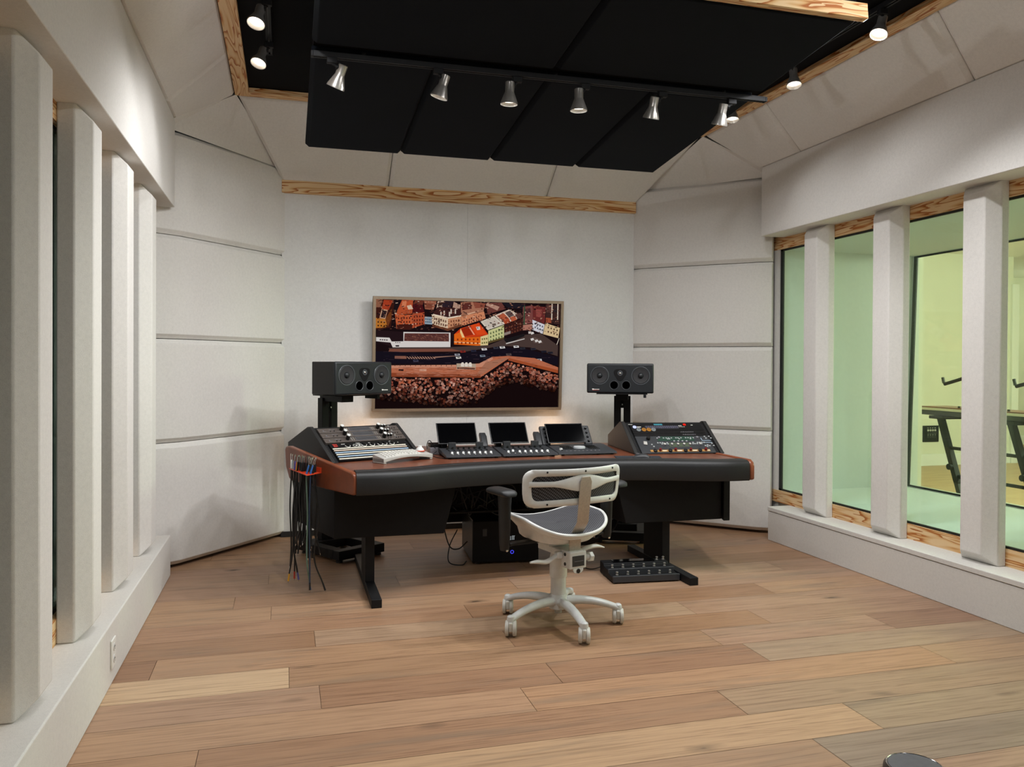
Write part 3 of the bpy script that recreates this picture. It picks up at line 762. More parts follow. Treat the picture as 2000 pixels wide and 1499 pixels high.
    # square and street
    poly([(850, 560), (1210, 540), (1360, 480), (1560, 440), (1700, 430), (1860, 540), (1855, 640), (1600, 560), (1340, 545), (1000, 600), (300, 610), (270, 570)], '4a3a36')
    poly([(1350, 485), (1420, 465), (1540, 430), (1545, 455), (1380, 525)], '1e1a1c'); poly([(1600, 480), (1640, 462), (1700, 490), (1720, 520), (1640, 520)], '5f4c46')
    for x, y in ((1600, 478), (1640, 492), (1672, 500), (1600, 420)): poly([(x, y), (x + 26, y - 8), (x + 36, y + 10), (x + 8, y + 20)], 'd9d4d0')
    poly([(1580, 410), (1608, 410), (1612, 430), (1582, 432)], 'c9beb8'); poly([(1370, 520), (1545, 475), (1545, 483), (1372, 530)], 'cfc9c4'); poly([(1845, 530), (1868, 470), (1872, 474), (1850, 536)], 'cfc3b4')
    poly([(280, 580), (860, 575), (960, 600), (270, 610)], '7a4a3c')
    poly([(150, 600), (900, 625), (1340, 560), (1560, 575), (1860, 650), (1858, 725), (1560, 660), (1390, 640), (1100, 700), (900, 722), (150, 715)], '17121c')
    poly([(330, 645), (440, 645), (440, 672), (330, 670)], '8a5c4c')
    for i in range(11): poly([(440 + i * 24, 650), (450 + i * 24, 650), (474 + i * 24, 672), (462 + i * 24, 672)], 'b88a74')
    poly([(700, 650), (900, 640), (900, 644), (700, 662)], '9a7464')
    for x, y, c in ((1140, 570, 'e0dcdc'), (1310, 552, 'dcdad8'), (1440, 545, 'd8d6d6'), (900, 650, 'e0dcd4'), (1125, 632, '7c8694'), (1655, 668, 'dcdcdc'), (1370, 618, '5a4c4c'), (888, 622, '9a9aa4'), (1040, 585, '2a2a3c'), (940, 592, '8a2c24'), (1250, 556, '3a3a44'), (1500, 560, '2c2c34'), (500, 680, '3c3c50'), (1700, 590, '1c1c28'), (1760, 600, '22222c'), (1600, 566, '2a2a34')):
        poly([(x, y), (x + 48, y - 2), (x + 54, y + 16), (x + 6, y + 20)], c); poly([(x + 14, y + 3), (x + 38, y + 2), (x + 40, y + 9), (x + 16, y + 10)], '1c1a22')
    # promenade
    poly([(150, 735), (900, 725), (1120, 712), (1240, 650), (1390, 640), (1640, 660), (1860, 745), (1858, 795), (1390, 668), (1130, 842), (320, 830), (150, 830)], 'b86a4c')
    poly([(150, 735), (900, 725), (1120, 712), (1240, 650), (1250, 668), (1140, 745), (900, 752), (150, 760)], 'c98a70'); poly([(1180, 700), (1390, 652), (1380, 668), (1130, 822), (1100, 810)], 'a87058')
    poly([(150, 800), (1130, 812), (1135, 845), (150, 838)], '8a4228'); poly([(1400, 660), (1860, 770), (1858, 800), (1390, 682)], 'a24e2c')
    for i in range(16): poly([(330 + i * 48, 740), (332 + i * 48, 715), (336 + i * 48, 715), (335 + i * 48, 740)], '2a1a18')
    poly([(368, 766), (414, 768), (412, 786), (366, 784)], '2c1a18'); poly([(562, 765), (628, 767), (626, 786), (560, 785)], 'd8a58c')
    poly([(908, 712), (1088, 715), (1088, 770), (910, 768)], 'b4a08c'); poly([(915, 748), (1082, 752), (1080, 766), (916, 764)], '2c2422')
    for x in (948, 984, 1020): poly([(x, 715), (x + 10, 702), (x + 24, 702), (x + 32, 718), (x + 30, 742), (x, 740)], 'e2d8cc')
    for i in range(260):
        x = rng.uniform(330, 1130); y = rng.uniform(745, 832); w_ = rng.uniform(20, 90)
        poly([(x, y), (x + w_, y + 1), (x + w_, y + 2.6), (x, y + 2)], rng.choice(['8a4a36', 'd09078', 'a05a42', '74402e', 'c07e66']))
    for i in range(90):
        x = rng.uniform(160, 1850); y = 600 + (40 if x > 1500 else 0) + rng.uniform(0, 110); w_ = rng.uniform(10, 60)
        poly([(x, y), (x + w_, y), (x + w_, y + 2), (x, y + 2)], rng.choice(['3a2c34', '2a2230', '54404a', '0e0b12']))
    # sea wall of concrete cubes, thinning into dark water
    poly([(150, 838), (1135, 845), (1390, 682), (1858, 800), (1858, 1180), (140, 1180)], '160b0c')
    def edge(x): return 838 if x < 1135 else (845 - (x - 1135) * .64 if x < 1390 else 682 + (x - 1390) * .25)
    def low(x):
        pts = [(140, 1040), (320, 1060), (850, 1120), (1100, 1080), (1250, 960), (1420, 885), (1860, 985)]
        for (a, b), (c, d) in zip(pts, pts[1:]):
            if a <= x <= c: return b + (d - b) * (x - a) / (c - a)
        return 1000
    cubes = []
    for i in range(1050):
        x = rng.uniform(150, 1855); e, lo = edge(x), low(x); y = e + (lo - e) * rng.random() ** 1.05; cubes.append((y, x, (y - e) / (lo - e)))
    for y, x, t in sorted(cubes):
        b = max(.05, (1 - t) ** .8) * rng.choice((.25, .5, .8, 1.0, 1.15)); a = rng.uniform(0, 1.57); r = rng.uniform(12, 18)
        if y - r < edge(x): continue
        q = [(x + r * math.cos(a + k * 1.571), y + r * .9 * math.sin(a + k * 1.571)) for k in range(4)]
        poly([(px + 4 + (px - x) * .25, py + 9 + (py - y) * .25) for px, py in q], '120809'); poly(q, rng.choice(['c07a64', 'd4907a', 'a85a48', 'dca694', '8e4638', 'c2684a']), b)
    me = bpy.data.meshes.new('picture'); bm.to_mesh(me); bm.free(); me.materials.append(vcol_mat('screen_picture', 'tone', 1.2))
    o = bpy.data.objects.new('picture', me); COL.objects.link(o); o.parent = tv
build_picture()

# ================================================================== WALL OUTLET
ol = thing('power_outlet', 'white double power outlet on the left plinth near the floor', 'outlet', (XL, 3.86, .135), (0, 0, rad(90)))
MB().box(-.042, .042, -.008, 0, -.062, .062).build('face_plate', M_WHITEPAINT, ol, bevel=.003)
for z in (-.026, .026):
    so = MB().lathe([(.001, 0), (.017, 0), (.017, .0025), (.001, .0025)], 20, Matrix.Translation((0, -.008, z)) @ Matrix.Rotation(rad(90), 4, 'X')).build('socket', M_WHITEP, ol)
    mb = MB()
    for x in (-.006, .006): mb.box(x - .0012, x + .0012, -.0115, -.0105, z - .002, z + .006)
    mb.cyl((0, -.0105, z - .008), (0, -.0115, z - .008), .002, seg=8).build('slot', M_DGREY, so)

# ================================================================== DESK
TH_W = rad(26.3); S_, C_ = math.sin(TH_W), math.cos(TH_W)
A0 = Vector((.378, 4.68, .77)); B0 = Vector((2.972, 4.705, .77))
desk = thing('studio_desk', 'wide mahogany mixing desk with black leather armrest and splayed wings', 'desk', (1.6, 5.1, 0))
MWL = Matrix.Translation(A0) @ Matrix.Rotation(TH_W, 4, 'Z')       # x: along the wing, y: to the rear
TH_R = rad(6.7)
MWR = Matrix.Translation(B0) @ Matrix.Rotation(rad(1), 4, 'Z')      # x runs to the left with a minus sign
TI = .085
def cheek(m, sgn):
    if sgn > 0: prof = [(.0, -.118), (.0, -.03), (.012, -.006), (.04, .006), (.80, .096), (.845, .092), (.86, .07), (.845, -.04), (.80, -.11), (.77, -.124), (.02, -.125)]
    else: prof = [(.0, -.118), (.0, -.03), (.012, -.006), (.04, .010), (1.10, .012), (1.13, .0), (1.13, -.11), (1.11, -.124), (.02, -.125)]
    x0 = 0 if sgn > 0 else -.034
    mb = MB().prism([m @ Vector((x0, y, z)) for y, z in prof], m.to_3x3() @ Vector((.034, 0, 0)))
    return mb.build('end_panel', M_CHEEK, desk, world=True, bevel=.009, seg=3)
cheek(MWL, 1); cheek(MWR, -1)
MB().prism([(.395, 4.75, .742), (.97, 4.93, .742), (1.66, 5.02, .742), (2.35, 4.93, .742), (2.915, 4.78, .742), (2.90, 5.84, .742), (2.80, 5.92, .742), (2.30, 6.10, .742), (.98, 6.10, .742), (.62, 5.92, .742), (.05, 5.42, .742)], (0, 0, .033)).build('desktop', M_MAHOG, desk, world=True, smooth=False)
front = catmull([(.392, 4.678, 0), (.56, 4.69, 0), (.76, 4.752, 0), (.97, 4.84, 0), (1.28, 4.91, 0), (1.66, 4.932, 0), (2.04, 4.91, 0), (2.35, 4.845, 0), (2.56, 4.76, 0), (2.76, 4.705, 0), (2.93, 4.697, 0)], 6)
prof = [(.004, .645), (0, .66), (0, .735), (.004, .754), (.014, .768), (.032, .776), (.058, .779), (.064, .776), (.07, .779), (.115, .779), (.128, .776), (.136, .768), (.136, .645)]
rings = []
for i, p in enumerate(front):
    d = (front[min(i + 1, len(front) - 1)] - front[max(i - 1, 0)]).normalized(); n = Vector((-d.y, d.x, 0))
    rings.append([Vector((p.x, p.y, 0)) + n * a + Vector((0, 0, z)) for a, z in prof])
arm_ = MB().loft(rings).build('armrest', M_LEATHER, desk, world=True, angle=50)
seam = []
for i, p in enumerate(front):
    d = (front[min(i + 1, len(front) - 1)] - front[max(i - 1, 0)]).normalized(); seam.append(Vector((p.x, p.y, .7775)) + Vector((-d.y, d.x, 0)) * .064)
MB().tube(seam, .0022, 6).build('seam', M_RUBBER, arm_, world=True)
# equipment boxes slung below
def hexa(bot, top, zb, zt): return MB().loft([[Vector((x, y, zb)) for x, y in bot], [Vector((x, y, zt)) for x, y in top]])
hexa([(.285, 4.95), (.95, 4.95), (.99, 5.62), (.06, 5.62)], [(.285, 4.95), (1.03, 4.95), (1.07, 5.62), (.06, 5.62)], .348, .655).build('equipment_box', M_BLACK, desk, world=True, bevel=.004)
hexa([(2.165, 4.95), (2.87, 4.95), (3.08, 5.62), (2.12, 5.62)], [(2.09, 4.95), (2.87, 4.95), (3.08, 5.62), (2.05, 5.62)], .35, .655).build('equipment_box', M_BLACK, desk, world=True, bevel=.004)
MB().prism([(2.873, 4.925, .342), (2.92, 4.925, .342), (3.14, 5.62, .342), (3.09, 5.62, .342)], (0, 0, .313)).build('box_side', M_BLACK, desk, world=True, bevel=.003)
MB().box(1.0, 2.25, 6.08, 6.095, .19, .742).build('dark_backing', M_BLACK, desk, world=True, smooth=False)  # black sheet added to keep the view under the desk dark
MB().box(.98, 2.1, 5.3, 5.62, .40, .412).build('cable_tray', M_BLACK, desk, world=True, smooth=False)
def t_leg(x0, x1, yc0, yc1, ya, yb):
    l = MB().box(x0, x1, yc0, yc1, .05, .36).build('leg', M_BLACKM, desk, world=True, bevel=.003)
    MB().prism([(x0 - .002, ya, 0), (x1 + .002, ya, 0), (x1 + .002, yb, 0), (x0 - .002, yb, 0)], (0, 0, .05)).build('foot', M_BLACKM, l, world=True, bevel=.003)
    return l
t_leg(.478, .534, 5.05, 5.32, 4.662, 5.84)
t_leg(2.474, 2.53, 5.04, 5.34, 4.642, 5.62)
MB().box(.98, 1.45, 6.10, 6.11, .745, .76).build('led_strip', M_LED, desk, world=True, smooth=False)
MB().box(1.8, 2.28, 6.10, 6.11, .745, .76).build('led_strip', M_LED, desk, world=True, smooth=False)
def glow(x, y, z, p):
    d = bpy.data.lights.new('led_glow', 'POINT'); d.energy = p; d.color = (1, .62, .36); d.shadow_soft_size = .06
    o = bpy.data.objects.new('led_glow', d); COL.objects.link(o); o.location = Vector((x, y, z)) - Vector(desk.location); o.parent = desk
glow(.60, 6.60, .80, 1.8); glow(2.24, 6.62, .82, 1.7)

# ================================================================== RACK CONSOLES
RW, RL = .657, .3245
RT, RZ = .335, .196
AF = math.atan2(RZ, RT)
RL = math.hypot(RT, RZ)
GS = RL / .3245
def rack(label, P, rot):
    t = thing('rack_console', label, 'rack', P, (0, 0, rot))
    q = [(-.006, .004), (RT - .007, RZ + .005), (RT + .005, RZ + .010), (RT + .04, RZ + .008), (.696, .080), (.696, .0), (0, .0)]
    for x0 in (0, RW - .026):
        MB().prism([(x0, y, z) for y, z in q], (.026, 0, 0)).build('side_panel', M_RACK, t, bevel=.004)
    n = Vector((-RZ, RT)).normalized() * .014
    pr2 = [(.012 - n.x, .016 - n.y), (RT - .007 - n.x, RZ - n.y), (RT + .01, RZ - .002), (RT + .04, RZ - .002), (.690, .072), (.690, .003), (.03, .003)]
    MB().prism([(.0265, y, z) for y, z in pr2], (RW - .053, 0, 0)).build('case', M_BLACK, t, smooth=False)
    # punched rails on both sides of the face
    mf = Matrix.Rotation(AF, 4, 'X')
    for x0 in (.0275, RW - .0515):
        r = MB().box(x0, x0 + .024, .006, RL - .01, -.012, -.006, mf).build('rack_rail', M_BLACKM, t, smooth=False)
        mb = MB()
        for k in range(19): mb.cyl(mf @ Vector((x0 + .012, .018 + k * .0187, -.0062)), mf @ Vector((x0 + .012, .018 + k * .0187, -.0048)), .0034, seg=8)
        mb.build('screw_row', M_DGREY, r)
    return t, Matrix.Translation(P) @ Matrix.Rotation(rot, 4, 'Z') @ mf @ Matrix.Diagonal((.657 / .635, GS, 1, 1))
PL_ = Vector((.281, 5.154, .7755)); PR_ = Vector((2.341, 5.205, .7755))
rackL, MFL = rack('charcoal sloping rack console on the left wing of the desk, holding the patch bays', PL_, rad(22.2))
rackR, MFR = rack('charcoal sloping rack console on the right wing of the desk, holding the lit amplifier', PR_, -rad(6.7))
GW = .635
GX0, GX1 = .030, GW - .030
def unit(name, label, cat, mface, y0, y1, mat, z=.0, th=.014, x0=None, x1=None, group=None, top=.004):
    x0 = GX0 + .024 if x0 is None else x0; x1 = GX1 - .024 if x1 is None else x1
    t = thing(name, label, cat, group=group, matrix=mface @ Matrix.Translation((x0, y0, z)))
    MB().box(0, x1 - x0, 0, y1 - y0, -.006, top).build('faceplate', mat, t, bevel=.0012)
    return t, x1 - x0, y1 - y0
def knob(t, x, y, z, r, h, mat=None, capmat=None, name='knob'):
    k = MB().lathe([(r, 0), (r, h * .75), (r * .92, h), (.0005, h)], 18, Matrix.Translation((x, y, z))).build(name, mat or M_KNOB, t)
    if capmat: MB().lathe([(r * .93, 0), (r * .86, h * .1), (.0005, h * .14)], 18, Matrix.Translation((x, y, z + h))).build('knob_cap', capmat, k)
    return k
def blocks(t, name, items, mat, z0=.004, z1=.006):
    mb = MB()
    for x0, x1, y0, y1 in items: mb.box(x0, x1, y0, y1, z0, z1)
    return mb.build(name, mat, t, smooth=False)

# left rack: three preamps, a monitor strip, the patch bay
gp = 'preamp units in the left rack'
proto = None
for k, (y0, nm) in enumerate(((.262, 'top one of three'), (.216, 'middle one of three'), (.170, 'lowest of three'))):
    if proto is None:
        t, w, h = unit('preamp_unit', '', 'audio unit', MFL, y0, y0 + .041, M_UNIT, top=.012, x0=.035, x1=GW - .03, group=gp)
        proto = t
        knob(t, .158, .022, .012, .0122, .033, capmat=M_WHITEP); knob(t, .418, .022, .012, .0122, .033, capmat=M_WHITEP)
        for x in (.452, .472): knob(t, x, .030, .012, .0066, .019, capmat=M_WHITEP)
        for x in (.445, .462): knob(t, x, .010, .012, .003, .004)
        MB().box(.216, .362, .006, .037, .0115, .0135).build('display', M_LCD, t, smooth=False)
        f = MB()
        for q in ((.214, .364, .0355, .0375), (.214, .364, .0055, .0070), (.214, .216, .0055, .0375), (.362, .364, .0055, .0375)): f.box(*q, .0115, .0142)
        f.build('display_bezel', M_GREYPRINT, t, smooth=False)
        for xx in (.182, .197):
            for yy in (.008, .018, .028): blocks(t, 'button', [(xx, xx + .005, yy, yy + .0045)], M_GREYP, .012, .0145)
        for xx in (.374, .386):
            for yy in (.008, .018, .028): blocks(t, 'button', [(xx, xx + .004, yy, yy + .004)], M_GREYP, .012, .0145)
        blocks(t, 'lettering', [(.028, .05, .010, .0125), (.03, .038, .016, .024), (.072, .09, .024, .027), (.095, .112, .024, .027), (.5, .52, .022, .025)], M_GREYPRINT, .0118, .0125)
        for x in (.08, .105): knob(t, x, .012, .012, .0042, .003, mat=M_RUBBER, name='jack')
        for x in (.505, .522, .54): knob(t, x, .014, .012, .004, .003, mat=M_RUBBER, name='jack')
        blocks(t, 'switch', [(.498, .508, .030, .035)], M_GREYP, .012, .018)
    else:
        t = copy_tree(proto); t.matrix_basis = MFL @ Matrix.Translation((.035, y0, 0))
    t['label'] = 'grey-brown preamp with dark display in the left rack, ' + nm
t, w, h = unit('monitor_strip', 'black knob strip with white scale arcs under the left rack preamps', 'audio unit', MFL, .128, .166, M_BLACK)
tag(MB().box(.02, .05, .004, .034, .0035, .0046).build('badge', M_BLACK, t, smooth=False), 'black badge with red print')
blocks(t, 'badge_print', [(.02, .05, .026, .033), (.023, .033, .006, .024), (.036, .042, .006, .024), (.045, .05, .010, .024)], M_RED, .0046, .0052)
for x in (.118, .232, .289, .345, .378, .432):
    knob(t, x, .018, .004, .0105, .013)
    arc = MB()
    pts = [(x + .0165 * math.cos(a), .016 + .0165 * math.sin(a), .0045) for a in [rad(d) for d in range(180, 361, 18)]]
    arc.tube(pts, .0017, 6).build('scale_arc', M_WHITE, t)
for x in (.165, .19, .205):
    MB().tube([(x + .011 * math.cos(a), .012 + .009 * math.sin(a), .0045) for a in [rad(d) for d in range(0, 361, 24)]], .0014, 6).build('scale_arc', M_WHITE, t)
blocks(t, 'lettering', [(.08, .105, .028, .031), (.18, .21, .030, .033), (.268, .282, .028, .031), (.418, .43, .03, .033), (.475, .48, .015, .02)], M_WHITE, .004, .0045)
gpb = 'patch bays in the left rack'
strips = [(.121, M_CREAM), (.105, M_PINK)], [(.086, M_BLUESTRIP), (.069, M_CREAM)], [(.050, M_BLUESTRIP), (.030, M_CREAM)]
for (ya, yb_), pair, nm in zip(((.090, .126), (.053, .088), (.016, .051)), strips, ('top row', 'middle row', 'bottom row')):
    t, w, h = unit('patch_bay', 'black patch bay with pale label strips in the left rack, ' + nm, 'patch bay', MFL, ya, yb_, M_BLACK, group=gpb)
    for sy, mat in pair:
        yy = sy - ya - .006
        if 0 < yy < h - .004: MB().box(.006, w - .006, yy, yy + .0084, .004, .0056).build('label_strip', mat, t, smooth=False)
    holes = MB()
    for row in (.009, .026):
        if row < h:
            for i in range(48): holes.lathe([(.0032, 0), (.0032, .0012), (.0005, .0012)], 7, Matrix.Translation((.012 + i * (w - .024) / 47, row - .0035 if row < .01 else row - .0042, .004)))
    tag(holes.build('jack_row', M_DGREY, t), kind='stuff')

# right rack: transport unit, two blank panels, amplifier
t, w, h = unit('summing_unit', 'black unit with violet slots and a red lamp atop the right rack', 'audio unit', MFR, .236, .312, M_BLACK)
MB().prism([(.105, .022, .004), (.112, .016, .004), (.345, .016, .004), (.352, .022, .004), (.352, .044, .004), (.345, .050, .004), (.112, .050, .004), (.105, .044, .004)], (0, 0, .001)).build('slot_window', M_MGREY, t, smooth=False)
for i in range(16): blocks(t, 'slot', [(.110 + i * .015, .121 + i * .015, .020, .046)], M_PURPLE, .005, .0075)
MB().lathe([(.013, 0), (.013, .004), (.0005, .005)], 24, Matrix.Translation((.028, .036, .004))).build('lit_switch', M_WHITELED, t)
tag(MB().box(.394, .413, .05, .066, .004, .010).build('red_lamp', M_REDLED, t, bevel=.002), 'glowing red lamp')
blocks(t, 'clock_display', [(.178, .240, .056, .070)], M_CYANLED, .004, .005)
blocks(t, 'clock_segments', [(.182 + i * .0072, .1835 + i * .0072, .0585, .0675) for i in range(8)], M_BLACK, .005, .0053)
blocks(t, 'lettering', [(-.01, .022, .064, .067), (.045, .075, .034, .041), (.355, .38, .047, .051), (.355, .40, .036, .038), (.45, .465, .052, .058)], M_WHITE, .004, .0046)
knob(t, .375, .026, .004, .004, .003, mat=M_RUBBER, name='jack')
for i, mat in enumerate((M_PALELED, M_AMBERLED, M_AMBERLED, M_PALELED)):
    xx = (.050, .088, .124, .158)[i]
    b = MB().lathe([(.0155, 0), (.0155, .005), (.0135, .0065), (.0005, .0065)], 24, Matrix.Translation((xx, .008, .004))).build('round_button', mat, t)
    blocks(b, 'button_print', [(xx - .008, xx + .008, .005, .007), (xx - .006, xx + .006, .010, .0115)], M_DGREY, .0105, .0109)
for y0, y1, nm in ((.207, .234, 'upper one'), (.180, .205, 'lower one')):
    t, w, h = unit('blank_panel', 'black blank rack panel lettered ARGOSY in the right rack, ' + nm, 'rack panel', MFR, y0, y1, M_BLACK, group='blank panels in the right rack')
    text_mesh('lettering', 'ARGOSY', .0148, M_GREYPRINT, t, Matrix.Translation((.345 if y0 > .2 else .352, .006, .0042)) @ Matrix.Scale(1.75, 4, (1, 0, 0)), .0003)
t, w, h = unit('amplifier', 'black amplifier with green lit display and gold lower edge in the right rack', 'amplifier', MFR, .006, .177, M_MGREY)
knob(t, .086, .140, .004, .013, .018); knob(t, .055, .094, .004, .003, .003)
tag(MB().box(-.013, .013, -.016, .016, .004, .012, Matrix.Translation((.052, .096, 0)) @ Matrix.Rotation(rad(-12), 4, 'Z')).build('power_switch', M_GREYP, t, bevel=.003), 'pale square power switch')
MB().prism([(.150, .120, .004), (.165, .165, .004), (.418, .165, .004), (.418, .120, .004)], (0, 0, .001)).build('display', M_GREENLCD, t, smooth=False)
MB().box(.218, .372, .062, .100, .004, .005).build('display', M_OLIVELCD, t, smooth=False)
rngb = random.Random(3)
bt = [(x, .146) for x in (.150, .195, .215, .232, .252, .285, .300, .322, .356, .374, .392, .412)] + [(x, .136) for x in (.222, .235, .306, .388)]
bt += [(x, .116) for x in (.262, .292, .322, .352)] + [(x, .098) for x in (.138, .155, .172, .205, .392, .425, .440, .456, .472)] + [(x, .086) for x in (.165, .19, .207, .388, .402, .418, .45)]
bt += [(x, y) for x, y in ((.470, .066), (.482, .058), (.488, .072), (.500, .064), (.526, .088), (.53, .066), (.500, .160), (.532, .160), (.504, .142), (.540, .142), (.09, .082), (.098, .062))]
for x, y in bt: blocks(t, 'lit_button', [(x, x + .010, y, y + .007)], M_BTNLED, .004, .0068)
for x, y in ((.166, .150), (.445, .150)): knob(t, x, y, .004, .009, .010, mat=M_GREYPRINT)
for x in (.182, .235, .278, .322, .365, .438): knob(t, x, .078, .004, .009, .013, mat=M_GREYPRINT, capmat=M_GREYP)
tr = MB()
for q in ((.47, .12, .535, .124), (.47, .100, .535, .104), (.47, .12, .474, .15)): tr.box(q[0], q[2], q[1], q[3], .004, .0046)
tr.build('line_print', M_BLUESTRIP, t, smooth=False)
MB().box(.065, .49, .012, .032, .004, .0055).build('gold_edge', M_GOLD, t, smooth=False)
for x in (.098, .204, .312, .416): MB().lathe([(.014, 0), (.013, .010), (.0005, .012)], 18, Matrix.Translation((x, .02, .004))).build('knob', M_KNOB, t)
for x in (.134, .242, .35, .458): tag(knob(t, x, .024, .004, .009, .018, mat=simple('dark_red_knob', '6e1416', .3) if x < .14 else bpy.data.materials['dark_red_knob']), 'dark red knob')
blocks(t, 'lettering', [(.15, .18, .018, .026), (.256, .288, .018, .026), (.364, .396, .018, .026), (.47, .488, .018, .026)], M_CREAM, .0055, .006)

# ================================================================== SPEAKERS AND STANDS
def disc(mb, cx, cz, y, r, prof=None, seg=32):
    return mb
def speaker(label, P, toe, mirror):
    """P = lower-left front corner; local x along the baffle, y to the rear, z up"""
    t = thing('studio_speaker', label, 'speaker', P, (0, 0, toe), group='wide black studio speakers')
    w, h, d = .52, .232, .262
    MB().box(0, w, .02, d, 0, h).build('cabinet', M_SPKB, t, bevel=.006, seg=3)
    MB().box(-.001, w + .001, 0, .03, -.001, h + .001).build('baffle', M_SPK, t, bevel=.012, seg=3)
    RX = lambda x, z, y=0: Matrix.Translation((x, y, z)) @ Matrix.Rotation(rad(90), 4, 'X')
    for x in (.1, .42):
        m = RX(x, .138)
        MB().lathe([(.072, -.004), (.0735, .001), (.071, .003), (.066, .0025), (.064, -.004)], 40, m).build('woofer_ring', M_SPKRING, t)
        c = MB().lathe([(.064, -.002), (.060, .002), (.055, .001), (.022, -.001), (.0005, -.001)], 36, RX(x, .138, -.001)).build('woofer', M_CONE, t)
        MB().lathe([(.021, 0), (.019, .006), (.012, .011), (.0005, .013)], 24, RX(x, .138, -.002)).build('dust_cap', M_SPK, c)
    # tweeter in a rounded three-lobed guide
    pts = []
    for k in range(48):
        a = 2 * math.pi * k / 48; r = .047 + .0065 * math.cos(3 * (a - rad(-90)))
        pts.append((.26 + r * math.cos(a), -.002, .152 + r * math.sin(a) - .004))
    MB().prism(pts, (0, .004, 0)).build('wave_guide', M_BLACK, t, bevel=.0015)
    MB().lathe([(.021, -.001), (.021, .003), (.018, .0035), (.0165, .001), (.0005, .001)], 28, RX(.26, .157, -.002)).build('tweeter_ring', M_SPKRING, t)
    MB().lathe([(.010, 0), (.009, .004), (.005, .0065), (.0005, .0072)], 20, RX(.26, .157, -.003)).build('tweeter_dome', M_CHROME, t)
    for x in (.213, .307):
        MB().lathe([(.036, -.003), (.0365, .001), (.034, .003), (.030, .0), (.029, -.003)], 28, RX(x, .062)).build('port_ring', M_SPKRING, t)
        MB().lathe([(.0305, -.001), (.0305, .0012), (.0005, .0012)], 28, RX(x, .062)).build('port', simple('port_black', '010101', .9, 0, 0) if 'port_black' not in bpy.data.materials else bpy.data.materials['port_black'], t)
    lx = .42 if not mirror else .04
    mb = MB(); mb.prism([(lx, -.0015, .034), (lx + .016, -.0015, .034), (lx + .012, -.0015, .024), (lx + .004, -.0015, .024)], (0, .001, 0))
    for i in range(6): mb.box(lx + .016 + i * .0072, lx + .0215 + i * .0072, -.0015, -.0005, .0255, .0315)
    mb.build('logo', M_WHITE, t, smooth=False)
    if mirror: MB().box(lx + .003, lx + .055, -.0015, -.0005, .0205, .0228).build('logo_underline', M_RED, t, smooth=False)
    return t
speaker('black studio speaker on the left stand, turned aside, overlapping the wall screen', (.33, 5.70, 1.178), rad(35), False)
speaker('black studio speaker on the right stand beside the wall screen, seen frontally', (2.30, 6.036, 1.176), rad(-24), True)

def stand(label, P, rot):
    t = thing('speaker_stand', label, 'speaker stand', P, (0, 0, rot), group='black steel speaker stands')
    # base frame of thick bars
    MB().box(-.2, .2, -.30, -.225, 0.02, .085).build('base_bar', M_BLACKM, t, bevel=.004)
    MB().box(-.2, -.125, -.225, .2, 0.02, .085).build('base_bar', M_BLACKM, t, bevel=.004)
    MB().box(.125, .2, -.225, .2, 0.02, .085).build('base_bar', M_BLACKM, t, bevel=.004)
    MB().box(-.125, .125, .06, .2, 0.02, .085).build('base_bar', M_BLACKM, t, bevel=.004)
    for x in (-.17, .17):
        for y in (-.26, .16): MB().lathe([(.024, 0), (.024, .012), (.014, .014), (.014, .021)], 16, Matrix.Translation((x, y, 0))).build('foot', M_RUBBER, t)
    for s in (-1, 1): MB().box(.011 * s if s > 0 else -.068, .068 if s > 0 else -.011, .10, .16, .085, 1.14).build('post', M_BLACKM, t, bevel=.003)
    MB().box(-.011, .011, .11, .15, .085, .18).box(-.011, .011, .11, .15, 1.04, 1.14).box(-.011, .011, .11, .15, .55, .60).build('post_spacer', M_BLACKM, t, smooth=False)
    MB().box(-.05, .05, -.12, .16, 1.115, 1.1655).build('support_arm', M_BLACKM, t, bevel=.003)
    MB().box(-.2, .2, -.25, .03, 1.1655, 1.1725).build('tray', M_BLACKM, t, bevel=.002)
    for s in (-1, 1): MB().cyl((0, .10, 1.10 - .03 * s), (0, .085, 1.10 - .03 * s), .006, seg=10).build('bolt', M_CHROME, t)
    for s in (-1,): MB().box(.17, .19, -.25, -.1, 1.14, 1.1655).build('tray_bracket', M_BLACKM, t, smooth=False)
    for x in (-.12, .12): MB().lathe([(.02, 0), (.018, .0038)], 14, Matrix.Translation((x, -.15, 1.1725))).build('isolation_pad', M_RUBBER, t)
    for x in (-.12, .12): MB().lathe([(.02, 0), (.018, .0038)], 14, Matrix.Translation((x, -.03, 1.1725))).build('isolation_pad', M_RUBBER, t)
    return t
stand('black twin-post speaker stand rising behind the left rack console', (.375, 6.12, 0), rad(32))
stand('black twin-post speaker stand rising behind the right rack console', (2.655, 6.16, 0), rad(-24))

